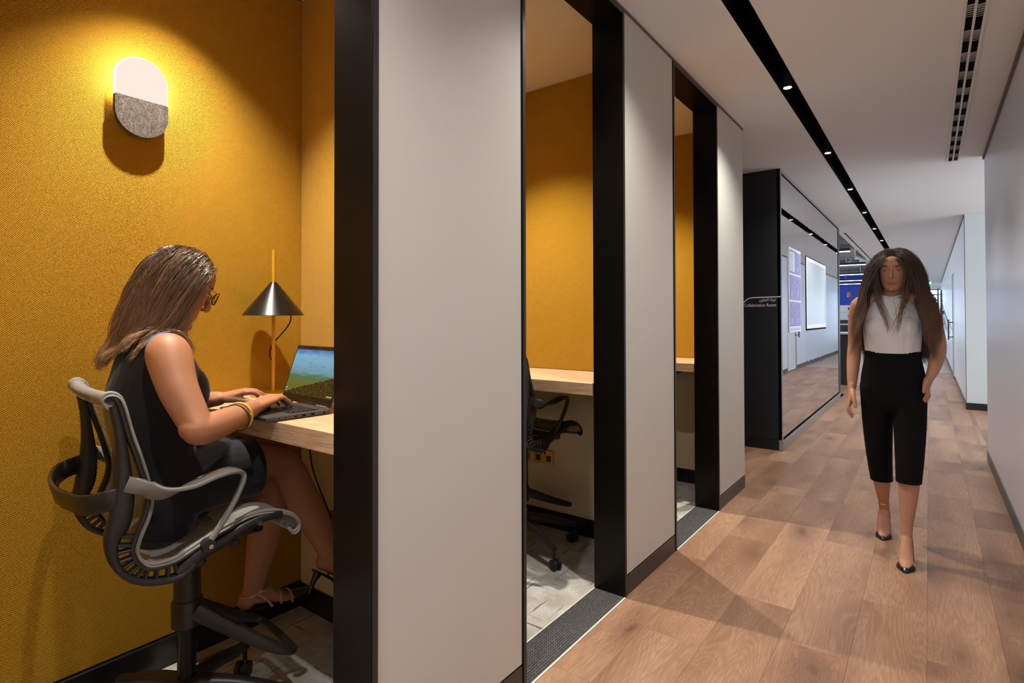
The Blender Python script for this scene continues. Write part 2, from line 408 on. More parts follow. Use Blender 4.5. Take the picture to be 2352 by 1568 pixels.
MB().box(3.45, 3.52, 6.5, 10.02, 0, .10).box(3.45, 3.52, 6.5, 10.02, 2.6, H).box(3.45, 3.52, 6.5, 6.58, .1, 2.6).box(3.45, 3.52, 8.22, 8.30, .1, 2.6).box(3.45, 3.52, 9.94, 10.02, .1, 2.6).build('window_frame', M['frame'], w3)
sbox('wall_near', M['wall_cool'], XR+.14, 3.6, 6.36, 6.50, 0, H, label='near side of the side passage')
# flush door in the far right wall
d1 = struct(bpy.data.objects.new('door_1', None), 'white flush door with black bar handle in far right wall'); C.objects.link(d1)
M['door'] = plain('door_white', (.68, .70, .71), .35, noise=.02)
MB().box(XR+.012, XR+.06, 14.46, 15.49, .008, 2.19, c=.002).build('door_leaf', M['door'], d1)
MB().box(XR-.004, XR+.1, 14.43, 14.455, 0, 2.2).box(XR-.004, XR+.1, 15.495, 15.52, 0, 2.2).box(XR-.004, XR+.1, 14.455, 15.495, 2.192, 2.21).build('door_frame', M['alu'], d1)
hb = MB(); hb.tube([(XR-.075, 15.42, .80), (XR-.075, 15.42, 1.24)], .014, 10)
for z in (.86, 1.18): hb.tube([(XR-.075, 15.42, z), (XR+.014, 15.42, z)], .010, 8)
hb.build('door_handle', M['black_shell'], d1, smooth=40)
# alcove left of the corridor, before the dark room
sbox('wall_left', M['wall_white'], -3.05, -2.9, 4.3, 5.9, 0, H, label='back of the alcove')
sbox('wall_near', M['wall_white'], -2.9, XI, 4.424, 4.436, .094, H, label='end face of the booth block')
struct(MB().box(-2.9, XL, 4.430, 4.441, 0, .09, c=.002).build('baseboard_near', M['skirting']), 'bronze skirting at the end of the booth block')
# behind the camera: unseen glazed end added to let sky light into the corridor
win = struct(bpy.data.objects.new('added_window_1', None), 'added unseen glazed end of the corridor behind, lets in sky light'); C.objects.link(win)
MB().box(XL, XR, -4.06, -4.0, 2.45, H).box(XL, XR, -4.06, -4.0, 0, .12).box(XL, XL+.06, -4.06, -4, .12, 2.45).box(XR-.06, XR, -4.06, -4, .12, 2.45).build('window_frame', M['frame'], win)

# ------------------------------------------------------------------ lights that hang or stand in the place
M['lens'] = emit('lamp_lens', (1.0, .97, .92), 9.0)
def track_spots():
    ys = [-3.06+1.705*k for k in range(12)]
    first = None
    for k, y in enumerate(ys):
        if first is None:
            r = thing('track_spotlight', '', 'spotlight', (-.688, y, 2.706), group='spotlights in the ceiling trough')
            MB().lathe([(.0265, .003), (.0265, .128), (.024, .131)], r.location, 20).build('spotlight_body', M['black_shell'], r, smooth=40)
            MB().lathe([(.0265, 0), (.0265, .004)], r.location, 20).build('bezel', M['chrome'], r, smooth=40)
            MB().lathe([(.0225, -.0006), (.0225, .001)], r.location, 20).build('lens', M['lens'], r)
            first = r
        else:
            r = copy_tree(first); r.location = (-.688, y, 2.706)
        ordn = ['', '', '', '', 'nearest black cylinder spotlight seen in the ceiling trough', 'second black spotlight along the ceiling trough', 'third black spotlight along the ceiling trough', 'fourth black spotlight along the ceiling trough', 'fifth black spotlight along the ceiling trough', 'sixth black spotlight along the trough, above the walking woman', 'seventh spotlight along the trough, behind the walking woman', 'last small spotlight at the far end of the trough'][k]
        r['label'] = ordn or 'black trough spotlight, %s above or behind the viewer' % ['fourth', 'third', 'second', 'first'][k]
        lamp('SPOT', (-.688, y, 2.700), P_TRACK, W_TRACK, aim=(-.688, y, 0), radius=.022, cone=128, blend=.9, name='spot_light', parent=r)
track_spots()
def booth_lights():
    M['sc_face'] = emit('sconce_diffuser', (1.0, .84, .73), 1.0)
    M['sc_rim'] = emit('sconce_edge', (1.0, .80, .52), 34.0)
    t = NT('grey_felt'); p = t.coord('Object'); nz = t.noise(p, 160, 4, .7); n2 = t.noise(p, 45, 3)
    col = t.ramp(t.math('ADD', t.math('MULTIPLY', nz, .7), t.math('MULTIPLY', n2, .3)), [(.36, (.045, .036, .031)), (.52, (.105, .090, .080)), (.70, (.22, .195, .18))])
    M['felt'] = t.done(t.pbr(col, .95, 0, t.bump(nz, .6, .002), Specular_IOR_Level=.1))
    def capsule(w, z0, z1, half, n=20):
        r = w/2; zt = z1-r; zb = z0+r; top = [(r*math.cos(a), zt+r*math.sin(a)) for a in np.linspace(0, math.pi, n)]
        bot = [(r*math.cos(a), zb+r*math.sin(a)) for a in np.linspace(math.pi, 2*math.pi, n)]
        zs = (2.058)
        return ([(r, zs)]+top+[(-r, zs)]) if half == 'top' else ([(-r, zs)]+bot+[(r, zs)])
    for i in range(3):
        yc = .777+1.42*i; nm = ['nearest', 'second', 'third'][i]
        r = thing('wall_sconce', 'pill shaped sconce, glowing above grey felt, in the %s booth' % nm, 'wall lamp', (XB, yc, 1.93), group='sconces in the booths')
        top = [(y+yc, z) for y, z in capsule(.166, 1.925, 2.208, 'top')]; bot = [(y+yc, z) for y, z in capsule(.166, 1.925, 2.208, 'bot')]
        top_i = [(yc+(y-yc)*.965, 2.058+(z-2.058)*.975) for y, z in top]
        MB().prism(top_i, 0, XB+.036, XB+.043).build('diffuser', M['sc_face'], r)
        MB().prism(top, 0, XB+.027, XB+.0365).build('light_edge', M['sc_rim'], r)
        MB().prism(bot, 0, XB+.024, XB+.044).build('felt_cover', M['felt'], r)
        MB().prism([(yc+(y-yc)*.995, z-.0015) for y, z in bot], 0, XB+.020, XB+.0245).build('back_shell', M['brass'], r)
        MB().box(XB+.001, XB+.024, yc-.045, yc+.045, 2.0, 2.05, c=.004).build('wall_bracket', M['black_shell'], r)
        yl = .83+1.42*i
        d = thing('downlight', 'small recessed ceiling downlight in the %s booth' % nm, 'ceiling light', (-1.96, yl, H-.001), group='downlights in the booths')
        MB().lathe([(.040, -.004), (.040, .0005), (.030, .0006)], d.location, 24, cap0=False, cap1=False).lathe([(.040, -.004), (.030, -.004), (.030, .0006)], d.location, 24, False, False).build('ring', M['chrome'], d)
        MB().lathe([(.0285, -.0025), (.0285, -.0005)], d.location, 24).build('lens', M['lens'], d)
        lamp('SPOT', (-1.96, yl, H-.010), P_POD, W_POD, aim=(-1.96+.30, yl, 0), radius=.016, cone=98, blend=.8, name='spot_light', parent=d)
booth_lights()

def vent():
    r = thing('slot_diffuser', 'long white linear air diffuser with two black slots in the corridor ceiling', 'air vent', (.187, 4.5, H-.008))
    y0, y1 = 1.2, 6.50
    MB().box(.143, .231, y0+.004, y1-.004, H-.003, H-.0005).build('black_backing', M['black'], r)
    M['vent_white'] = plain('vent_white', (.80, .77, .72), .45)
    M['vent_blade'] = plain('vent_blade', (.34, .33, .32), .4)
    for a, b in ((.141, .1535), (.1815, .1925), (.2205, .2335)):
        MB().box(a, b, y0, y1, H-.008, H-.001, c=.0006).build('rail', M['vent_white'], r)
    MB().box(.1535, .2205, y1-.004, y1, H-.008, H-.001).build('end_cap', M['vent_white'], r)
    first = None
    for (a, b) in ((.1545, .1810), (.1930, .2200)):
        y = 2.72+(.02 if a > .18 else 0)
        while y < y1-.1:
            for k in range(6):
                yy = y+k*.024
                if first is None:
                    first = MB().box(-.0128, .0128, -.003, .003, 0, .005).build('blade', M['vent_blade'], r, local=True); o = first
                else:
                    o = first.copy(); C.objects.link(o); o.parent = r
                o.location = ((a+b)/2-.187, yy-4.5, .0005); o.rotation_euler = (math.radians(-35), 0, 0); o.scale = (1, 1.5-.2*k, .8)
            y += .292
vent()

# ------------------------------------------------------------------ dark mirrored room front with its sign
def dark_room():
    BX, Y0, Y1 = -1.141, 5.828, 10.20
    r = struct(bpy.data.objects.new('wall_left', None), 'black meeting room block with a mirrored glass front and a white sign'); C.objects.link(r)
    M['navy_panel'] = plain('near_black_panel', (.0085, .0100, .0135), .42, noise=.15, scale=6, Specular_IOR_Level=.35)
    MB().box(-2.9, BX, Y0, Y0+.03, .105, 2.727, c=.001).build('side_panel', M['navy_panel'], r)
    MB().box(-2.9, BX-.02, Y0+.012, Y0+.03, .0, .105).build('side_plinth', M['navy_panel'], r)
    MB().box(BX-.03, BX+.004, Y0+.004, Y1, .0, .072, c=.004).build('front_plinth', M['alu'], r)
    MB().box(BX-.03, BX+.010, Y0+.004, Y1, .072, .100, c=.003).build('front_ledge', M['alu'], r)
    MB().box(BX-.03, BX+.004, Y0+.03, Y1, .100, .122).build('bottom_gasket', M['black'], r)
    MB().box(BX-.03, BX+.006, Y0+.0, Y1, 2.694, 2.727, c=.002).build('top_rail', M['alu'], r)
    MB().box(BX-.03, BX+.003, Y0+.03, Y1, 2.678, 2.694).build('top_gasket', M['black'], r)
    MB().box(BX-.03, BX+.006, Y0, Y0+.032, .100, 2.694, c=.002).build('corner_post', M['alu'], r)
    MB().box(BX-.12, BX+.006, 10.04, Y1, .100, 2.694, c=.002).build('far_post', M['black_shell'], r)
    MB().box(-2.9, BX-.05, Y1-.05, Y1, 0, 2.727).build('far_side', M['navy_panel'], r)
    edges = [5.862, 7.178, 8.690, 10.038]
    for i in range(3):
        t = NT('mirror_glass'); p = t.coord('Object')
        w_ = t.n('Mapping', None, Vector=p, Scale=(1, 1.6 if i != 1 else 2.6, .10)).outputs[0]
        nz = t.noise(w_, 2.2, 2, .5)
        m = t.done(t.pbr((.66, .665, .69), .012, 1.0, t.bump(nz, .012 if i != 1 else .035, .02)))
        MB().box(BX-.012, BX, edges[i]+.001, edges[i+1]-.001, .122, 2.678).build('glass_pane', m, r)
    MB().box(BX-.035, BX-.014, Y0+.04, Y1-.02, .11, 2.69).build('backing_board', M['black'], r)
    M['sign_white'] = plain('sign_white', (.72, .73, .76), .5)
    # thin white line that ends in a curve
    P = [(BX-.002, Y0-.0004, 1.487)]
    P.append((-1.395, Y0-.0004, 1.482))
    for a in np.linspace(0, 1, 9)[1:]:
        P.append((-1.395-.105*math.sin(a*1.0)*1.0, Y0-.0004, 1.482-.105*(1-math.cos(a*1.0))*1.0))
    MB().band(P, .0085, .0012, (0, 0, 1)).build('sign_line', M['sign_white'], r)
    def text(body, size, x_right, z, width):
        c = bpy.data.curves.new('lettering', 'FONT'); c.body = body; c.size = size; c.extrude = .0004; c.align_x = 'LEFT'; c.resolution_u = 3
        o = bpy.data.objects.new('lettering', c); C.objects.link(o)
        bpy.context.view_layer.update()
        dg = bpy.context.evaluated_depsgraph_get(); me = bpy.data.meshes.new_from_object(o.evaluated_get(dg))
        bpy.data.objects.remove(o)
        xs = [v.co.x for v in me.vertices]
        if not xs: return
        x0, x1 = min(xs), max(xs); s = width/(x1-x0)
        for v in me.vertices: v.co = Vector(((v.co.x-x1)*s+x_right, Y0-.0006-v.co.z, z+v.co.y))
        me.materials.clear(); me.materials.append(M['sign_white'])
        o = bpy.data.objects.new('lettering', me); C.objects.link(o); o.parent = r
    text('Collaboration Room', .044, -1.184, 1.393, .296)
    text('\uFEE5\uFEED\uFE8E\uFECC\uFE98\uFEDF\uFE8D \uFE94\uFED3\uFEAE\uFECF'.replace('\uFEE5', '\uFEE5'), .040, -1.186, 1.446, .150)
dark_room()
def poster():
    X = -1.1405
    r = thing('poster', 'tall white poster of six violet panels on the mirrored glass', 'poster', (X, 6.5, 1.57))
    M['poster_white'] = plain('poster_white', (.78, .79, .85), .5); M['poster_violet'] = plain('poster_violet', (.25, .26, .52), .5); M['poster_ink'] = plain('poster_ink', (.50, .52, .78), .5)
    M['poster_orange'] = plain('poster_orange', (.62, .40, .30), .5)
    MB().box(X, X+.006, 6.19, 6.83, 1.134, 2.01, c=.001).build('board', M['poster_white'], r)
    rows = [(1.745, 1.985), (1.470, 1.725), (1.195, 1.450)]
    rr = random.Random(5)
    for i, (a, b) in enumerate(rows):
        for j, (c, d) in enumerate(((6.215, 6.505), (6.525, 6.810))):
            p = MB().box(X+.006, X+.0075, c, d, a, b).build('panel', M['poster_violet'], r)
            ink = MB()
            if (i, j) == (0, 0): ink.box(X+.0075, X+.008, c+.02, d-.03, a+.02, b-.02)
            else:
                for e in ((c+.02, d-.02, b-.017, b-.014), (c+.02, d-.02, a+.014, a+.017)): ink.box(X+.0075, X+.008, *e)
                for k in range(9):
                    y = c+.07+.15*rr.random(); z = a+.10+.018*k*(b-a)/.24*.8
                    ink.box(X+.0075, X+.008, y, y+.02+.05*rr.random(), z, z+.006)
                for k in range(3): ink.box(X+.0075, X+.008, c+.07, d-.09-.03*rr.random(), a+.035+.018*k, a+.043+.018*k)
            ink.build('print', M['poster_ink'] if (i, j) != (0, 0) else M['poster_white'], p)
            if i == 1: MB().box(X+.0076, X+.0084, c+.07, d-.08, a+.088, a+.098).build('heading', M['poster_orange'], p)
            if (i, j) == (0, 0):
                tx = MB()
                for k in range(9): tx.box(X+.008, X+.0085, c+.05, d-.07-.04*rr.random(), b-.05-.02*k, b-.043-.02*k)
                tx.build('text_lines', M['poster_violet'], p)
    MB().box(X+.006, X+.0075, 6.23, 6.79, 1.150, 1.175).build('footer', M['poster_ink'], r)
    r2 = thing('display_screen', 'large white framed blank screen on the middle mirrored pane', 'screen', (X, 7.93, 1.57))
    M['screen_blank'] = plain('blank_screen', (.52, .58, .62), .25)
    y0, y1, z0, z1 = 7.185, 8.685, 1.135, 2.005
    MB().box(X, X+.004, y0, y1, z0, z1, c=.001).build('backing_frame', M['black'], r2)
    MB().box(X+.004, X+.005, y0+.05, y1-.05, z0+.065, z1-.05).build('screen', M['screen_blank'], r2)
    f = M['vent_white']; M['screen_frame'] = plain('screen_frame', (.80, .81, .80), .4)
    MB().box(X+.004, X+.0075, y0+.004, y0+.05, z0+.02, z1-.012, c=.001).box(X+.004, X+.0075, y1-.04, y1-.004, z0+.02, z1-.012, c=.001).box(X+.004, X+.0075, y0+.05, y1-.04, z1-.055, z1-.012, c=.001).box(X+.004, X+.0075, y0+.05, y1-.04, z0+.02, z0+.065, c=.001).build('frame', M['screen_frame'], r2)
poster()

# ------------------------------------------------------------------ booth desks, sockets, lamp, laptop
def desk(i):
    y0 = .912+1.434*i; y1 = [1.4255, 2.8735, 4.2845][i]; nm = ['nearest', 'second', 'third'][i]
    r = thing('booth_desk', ['pale oak wall desk the seated woman works at', 'pale oak wall desk above the black stool in the second booth', 'pale oak wall desk seen through the third booth doorway'][i], 'desk', (XI-.5, y0, .91), group='oak desks in the booths')
    MB().box(XB+.003, XI-.006, y0, y1, .9115, .970, c=.0012).build('desk_top', M['oak_desk'], r)
    bk = MB()
    for k, x in enumerate(np.arange(XB+.1, XI-.1, .3)): bk.box(x, x+.03, y1-.20, y1-.001, .862, .9115)
    bk.build('bracket', M['black_shell'], r)
for i in range(3): desk(i)
def socket(x, y, z, label):
    r = thing('wall_socket', label, 'socket', (x, y, z), group='brass wall sockets under the desks')
    MB().box(x-.073, x+.073, y-.008, y, z-.043, z+.043, c=.003).build('face_plate', M['brass'], r)
    for s in (-1, 1):
        h = MB().box(x+s*.038-.017, x+s*.038+.017, y-.0092, y-.0075, z-.028, z+.008, c=.0008).build('outlet', M['black_shell'], r)
        MB().box(x+s*.038-.004, x+s*.038+.004, y-.0098, y-.009, z-.004, z+.005).box(x+s*.038-.013, x+s*.038-.006, y-.0098, y-.009, z-.020, z-.016).box(x+s*.038+.006, x+s*.038+.013, y-.0098, y-.009, z-.020, z-.016).build('pin_hole', M['black'], h)
        MB().box(x+s*.012-.005, x+s*.012+.005, y-.0112, y-.0078, z+.014, z+.030, c=.001).build('rocker_switch', M['black_shell'], r)
socket(-1.919, 2.879, .427, 'brass double socket below the black stool in second booth')
socket(-2.085, 2.879, .427, 'brass socket half hidden behind the pier edge in second booth')
socket(-2.02, 1.431, .425, 'brass socket behind the crossed leg in the nearest booth')
def cable(P, r, name, label, parent=None, mat=None, sub=6):
    P = [Vector(p) for p in P]; Q = []
    for i in range(len(P)-1):
        p0, p1, p2, p3 = P[max(i-1, 0)], P[i], P[i+1], P[min(i+2, len(P)-1)]
        for k in range(sub):
            t = k/sub; Q.append(.5*((2*p1)+(-p0+p2)*t+(2*p0-5*p1+4*p2-p3)*t*t+(-p0+3*p1-3*p2+p3)*t**3))
    Q.append(P[-1])
    o = MB().tube(Q, r, 7).build(name, mat or M['rubber'], parent, smooth=60)
    return o if parent is not None else tag(o, label, 'cable')
cable([(-2.18, 1.415, .910), (-2.185, 1.41, .84), (-2.165, 1.405, .74), (-2.14, 1.41, .62), (-2.06, 1.415, .50), (-2.03, 1.422, .435)], .0035, 'power_cable', 'thin black cable hanging below the nearest desk')
def table_lamp():
    x, y = -2.135, 1.222
    r = thing('table_lamp', 'black cone table lamp on a yellow pole behind the laptop', 'lamp', (x, y, .970))
    M['pole_yellow'] = plain('yellow_pole', (.58, .32, .02), .35); M['lamp_black'] = plain('lamp_shade_black', (.012, .011, .010), .30, .55)
    MB().lathe([(.085, 0), (.085, .010), (.080, .013), (.010, .014)], r.location, 40).build('base', M['pole_yellow'], r, smooth=35)
    MB().tube([(x, y, .98), (x, y, 1.562)], .0068, 14).build('pole', M['pole_yellow'], r, smooth=40)
    MB().lathe([(.1185, 1.295-.97), (.0125, 1.430-.97), (.0095, 1.431-.97), (.0095, 1.426-.97), (.1155, 1.2955-.97)], r.location, 64, False, False).build('shade', M['lamp_black'], r, smooth=30)
    M['bulb'] = plain('frosted_bulb', (.8, .78, .7), .4)
    b = MB().ball((x+.022, y, 1.355), .022, 14, 10).build('bulb', M['bulb'], r, smooth=60)
    cable([(x+.01, y+.02, 1.36), (x-.02, y+.085, 1.31), (x-.03, y+.090, 1.265), (x-.045, y+.06, 1.215), (x-.06, y+.03, 1.175), (x-.05, y+.012, 1.13), (x-.01, y+.008, 1.10)], .0028, 'cord', '', r)
table_lamp()

def laptop():
    hx, hy, th = -1.727, 1.094, math.radians(-3.5)         # middle of the hinge line
    r = thing('laptop', 'open dark grey laptop with a misty landscape on its screen', 'laptop', (hx, hy, .970), th)
    W, D = .330, .205
    def shell(): return plain('laptop_shell', (.060, .059, .060), .42, .2, noise=.1, scale=30)
    M['laptop'] = shell(); M['bezel'] = plain('laptop_bezel', (.006, .005, .005), .18)
    MB().box(-W/2, W/2, -D, .010, .002, .016, c=.0025).build('base', M['laptop'], r, local=True)
    MB().box(-W/2+.012, W/2-.012, -D+.02, -.01, 0, .003).build('foot_rail', M['rubber'], r, local=True)
    M['key'] = plain('laptop_key', (.014, .014, .015), .35)
    kw = MB().box(-.140, .140, -.115, -.018, .0158, .0163).build('key_well', M['black'], r, local=True)
    legend = plain('key_legend', (.55, .55, .55), .5)
    first = None
    for j in range(6):
        n = [16, 14, 14, 13, 12, 9][j]; y = -.022-j*.0162
        for k in range(n):
            wk = .276/n
            cx = -.138+wk*(k+.5)
            q = MB().box(cx-wk/2+.0011, cx+wk/2-.0011, y-.0135, y, .0163, .0180, c=.0006)
            q.m = 1; q.box(cx-.0022, cx+.0012, y-.006, y-.0035, .0180, .01806)
            q.build('key', [M['key'], legend], r, local=True)
    MB().box(-.045, .045, -.188, -.125, .0158, .0164).build('trackpad', M['bezel'], r, local=True)
    for s in (-1, 1): MB().tube([(s*.115-.03, .006, .018), (s*.115+.03, .006, .018)], .0055, 12).build('hinge', M['alu'], r, smooth=40, local=True)
    ports = MB()
    for y, w_, h in ((-.165, .004, .003), (-.145, .004, .004), (-.112, .008, .003), (-.085, .013, .005), (-.055, .012, .005), (-.015, .006, .005)):
        ports.box(W/2-.0004, W/2+.0004, y-w_/2, y+w_/2, .009-h/2, .009+h/2)
    ports.build('port', M['black'], r, local=True)
    # lid: built flat in x (width) and z (height) then tilted back 18.5 degrees
    a = math.radians(-18.5); Rm = Matrix.Translation((0, .008, .017)) @ Matrix.Rotation(a, 4, 'X')
    Hh = .208
    lid = MB().box(-W/2, W/2, .0, .0055, .002, Hh, c=.002).xf(Rm).build('lid', M['laptop'], r, local=True)
    MB().box(-W/2+.003, W/2-.003, -.0008, .0002, .004, Hh-.003).xf(Rm).build('screen_bezel', M['bezel'], lid, local=True)
    # screen picture: procedural misty hills
    t = NT('screen_picture'); uv = t.coord('Generated'); x = t.n('SeparateXYZ', None, Vector=uv).outputs
    u, v = x[0], x[2]
    n1 = t.noise(t.n('Mapping', None, Vector=uv, Scale=(2.2, 1, 7)).outputs[0], 2.4, 4, .55)
    n2 = t.noise(uv, 20, 5, .7); n3 = t.noise(uv, 6, 3)
    sky = t.ramp(t.math('ADD', v, t.math('MULTIPLY', t.math('SUBTRACT', n1, .5), .22)), [(.18, (.16, .13, .02)), (.30, (.14, .16, .035)), (.40, (.10, .16, .07)), (.50, (.17, .30, .34)), (.68, (.20, .38, .50)), (.86, (.22, .42, .58)), (.98, (.07, .17, .40))])
    dk = t.ramp(t.noise(t.n('Mapping', None, Vector=uv, Scale=(3, 1, 12)).outputs[0], 2.0, 5, .7), [(.58, (0, 0, 0)), (.68, (1, 1, 1))])
    sky = t.mix(t.math('MULTIPLY', dk, .45), sky, (.05, .10, .12))
    ridge = t.math('ADD', t.math('MULTIPLY', u, .42), t.math('ADD', t.math('MULTIPLY', n2, .14), t.math('MULTIPLY', n3, .05)))
    fm = t.math('GREATER_THAN', t.math('SUBTRACT', ridge, .055), v)
    trees = t.ramp(t.noise(t.n('Mapping', None, Vector=uv, Scale=(1, 1, .7)).outputs[0], 42, 4, .7), [(.35, (.014, .009, .003)), (.55, (.085, .050, .010)), (.72, (.22, .135, .02))])
    col = t.mix(fm, sky, trees)
    ms = t.done(t.n('Emission', None, Color=col, Strength=1.0).outputs[0])
    MB().box(-W/2+.008, W/2-.008, -.0013, -.0006, .028, Hh-.016).xf(Rm).build('screen', ms, lid, local=True)
    M['icon_blue'] = emit('icon_blue', (.02, .22, .45), .9); M['icon_white'] = emit('icon_white', (.75, .75, .72), .8)
    MB().box(-W/2+.011, -W/2+.026, -.0019, -.0013, .044, .052).xf(Rm).build('desktop_icon', M['icon_blue'], lid, local=True)
    ic = MB(); ic.box(-W/2+.012, -W/2+.015, -.0022, -.0018, .046, .050); ic.box(-W/2+.017, -W/2+.024, -.0022, -.0018, .047, .049); ic.box(-W/2+.013, -W/2+.019, -.0022, -.0013, .037, .040)
    for k, q in enumerate(('>', 2, 8, 0)): ic.box(W/2-.042+k*.008, W/2-.038+k*.008, -.0022, -.0013, .033, .037)
    ic.xf(Rm).build('screen_text', M['icon_white'], lid, local=True)
    MB().tube([(0, -.0012, Hh-.009), (0, -.0002, Hh-.009)], .003, 12).xf(Rm).build('webcam', M['black_shell'], lid, local=True)
laptop()

# ------------------------------------------------------------------ drafting stools
def spline(P, sub=6, closed=False):
    P = [Vector(p) for p in P]; Q = []
    for i in range(len(P)-1):
        p0, p1, p2, p3 = P[max(i-1, 0)], P[i], P[i+1], P[min(i+2, len(P)-1)]
        for k in range(sub):
            t = k/sub; Q.append(.5*((2*p1)+(-p0+p2)*t+(2*p0-5*p1+4*p2-p3)*t*t+(-p0+3*p1-3*p2+p3)*t**3))
    Q.append(P[-1]); return Q
PIP = [(-.232,1.062),(-.247,1.066),(-.257,1.083),(-.248,1.097),(-.228,1.094),(-.213,1.070),(-.193,.990),(-.175,.931),(-.158,.866),(-.150,.823),(-.157,.778),(-.176,.728),(-.182,.693),(-.169,.664),(-.147,.650),(-.101,.649),(-.053,.668),(-.003,.689),(.05,.706),(.105,.717),(.164,.711),(.213,.690),(.240,.660),(.237,.638),(.221,.632),(.210,.646)]
OUT = [(-.236,1.066),(-.222,1.000),(-.213,.912),(-.212,.836),(-.220,.775),(-.233,.740),(-.234,.700),(-.222,.663),(-.199,.633),(-.166,.612),(-.122,.600),(-.080,.600),(-.050,.622)]
def mesh_fabric(name, col, dark):
    t = NT(name); p = t.coord('Object'); x = t.n('SeparateXYZ', None, Vector=p).outputs
    u = t.math('ABSOLUTE', t.math('SINE', t.math('MULTIPLY', x[0], math.pi/.0042)))
    s = t.math('ADD', x[1], x[2]); v = t.math('ABSOLUTE', t.math('SINE', t.math('MULTIPLY', s, math.pi/.0034)))
    h = t.math('MULTIPLY', u, v)
    col_ = t.mix(h, dark, col)
    sh = t.pbr(col_, .7, .0, t.bump(h, .4, .001), Specular_IOR_Level=.25)
    tr = t.n('BsdfTransparent').outputs[0]
    a = t.ramp(h, [(.06, (0, 0, 0)), (.38, (1, 1, 1))])
    return t.done(t.n('MixShader', None, i0=a, i1=tr, i2=sh).outputs[0])
M['mesh_grey'] = mesh_fabric('stool_mesh_grey', (.52, .50, .47), (.10, .095, .09)); M['mesh_black'] = mesh_fabric('stool_mesh_black', (.045, .038, .032), (.008, .008, .008))
def piping_mat():
    t = NT('striped_piping'); p = t.coord('Object'); x = t.n('SeparateXYZ', None, Vector=p).outputs
    s = t.math('SINE', t.math('MULTIPLY', t.math('ADD', x[1], x[2]), 2*math.pi/.0034))
    return t.done(t.pbr(t.mix(t.math('GREATER_THAN', s, .1), (.09, .09, .085), (.50, .49, .46)), .6))
M['piping'] = piping_mat()
def make_stool(label, fabric, pip, arm_mat, dz=0.0):
    r = thing('drafting_stool', label, 'stool', group='mesh drafting stools in the booths')
    shell = M['black_shell']; W = .235
    prof = spline([(0, a, b) for a, b in PIP], 4)
    # mesh sling between the two rails
    R = []
    for q in prof:
        R.append([(W*s, q.y-.018*(1-s*s)*(1 if q.z > .72 else 0), q.z-.012*(1-s*s)*(1 if q.z <= .72 else 0)) for s in np.linspace(-1, 1, 9)])
    MB().rings(R, close=False, cap0=False, cap1=False).build('mesh_sling', fabric, r, smooth=80, local=True)
    for s in (-1, 1):
        e = MB(); e.tube([(s*W, q.y, q.z) for q in prof], .0052, 8); e.tube([(s*(W+.006), q.y+.001, q.z-.006) for q in prof], .0032, 6)
        e.build('piping', pip, r, smooth=60, local=True)
        inner = spline([(s*(W-.002), a+.0*b, b) for a, b in PIP[4:19]], 4)
        off = []
        for i, q in enumerate(inner):
            tt = (inner[min(i+1, len(inner)-1)]-inner[max(i-1, 0)]).normalized(); n = Vector((0, tt.z, -tt.y)); off.append(q-n*.010*(-1))
        off2 = []
        for i, q in enumerate(inner):
            tt = (inner[min(i+1, len(inner)-1)]-inner[max(i-1, 0)]).normalized(); nn = Vector((0, -tt.z, tt.y))
            if nn.y > 0 and q.z > .70: nn = nn
            off2.append(q + Vector((0, -abs(nn.y) if q.z > .70 else -abs(nn.y)*.6, -abs(nn.z) if q.z <= .74 else 0))*.011)
        MB().band(off, .026, .010, (1, 0, 0)).build('inner_rail', shell, r, smooth=50, local=True)
        outer = spline([(s*(W-.002), a, b) for a, b in OUT], 5); n = len(outer)
        MB().band(outer, [.032]*n, [.016+.034*math.exp(-((i/n-.30)/.16)**2) for i in range(n)], (1, 0, 0)).build('spine_rail', shell, r, smooth=50, local=True)
        for k in range(11):                         # ribs of the flexing spine
            f = .40+.050*k; q = outer[min(n-1, int(f*n))]
            best = min(off2, key=lambda z: (z-q).length + (0 if True else 0))
            q2 = q+Vector((0, .0, .0)); best = min(off, key=lambda z: (z-q2).length)
            mid = (q+best)/2
            MB().band([q, mid, best], .024, .0075, (1, 0, 0)).build('rib', shell, r, smooth=50, local=True)
        # seat side rail
        sr = spline([(s*(W-.002), y, z) for y, z in ((-.085,.604),(-.04,.640),(.02,.660),(.08,.685),(.14,.698),(.185,.694))], 5)
        MB().band(sr, .028, [.040-.018*(i/len(sr)) for i in range(len(sr))], (1, 0, 0)).build('seat_rail', shell, r, smooth=50, local=True)
        MB().tube([(s*(W+.010), .118, .688), (s*(W+.016), .118, .688)], .007, 12).build('bolt', M['chrome'], r, smooth=40, local=True)
        # arm: flat blade from the back, strut down to the seat
        A = spline([(s*(W+.012), -.208, .870), (s*(W+.020), -.175, .857), (s*(W+.040), -.135, .838), (s*(W+.052), -.08, .845), (s*(W+.055), -.02, .862), (s*(W+.052), .025, .866), (s*(W+.048), .055, .853), (s*(W+.045), .058, .826), (s*(W+.036), .030, .760), (s*(W+.022), -.008, .690), (s*(W+.016), -.022, .668)], 5)
        n = len(A); wv = []; ww = []
        for i in range(n):
            f = i/(n-1); k = min(1, max(0, (f-.08)/.25)); wv.append(Vector((s*(.15+.85*k) if f < .6 else 1*s, 0, (1-k))).normalized())
            ww.append(.052 if .12 < f < .5 else (.040 if f <= .12 else max(.020, .052-.06*(f-.5)/.2)))
        MB().band(A, ww, .0115, wv).build('armrest', arm_mat, r, smooth=50, local=True)
        MB().tube([(s*(W+.006), -.022, .668), (s*(W+.03), -.022, .668)], .017, 16).build('arm_boss', shell, r, smooth=40, local=True)
        MB().tube([(s*(W+.03), -.018, .665), (s*(W+.033), -.018, .665)], .006, 10).build('bolt', M['chrome'], r, smooth=40, local=True)
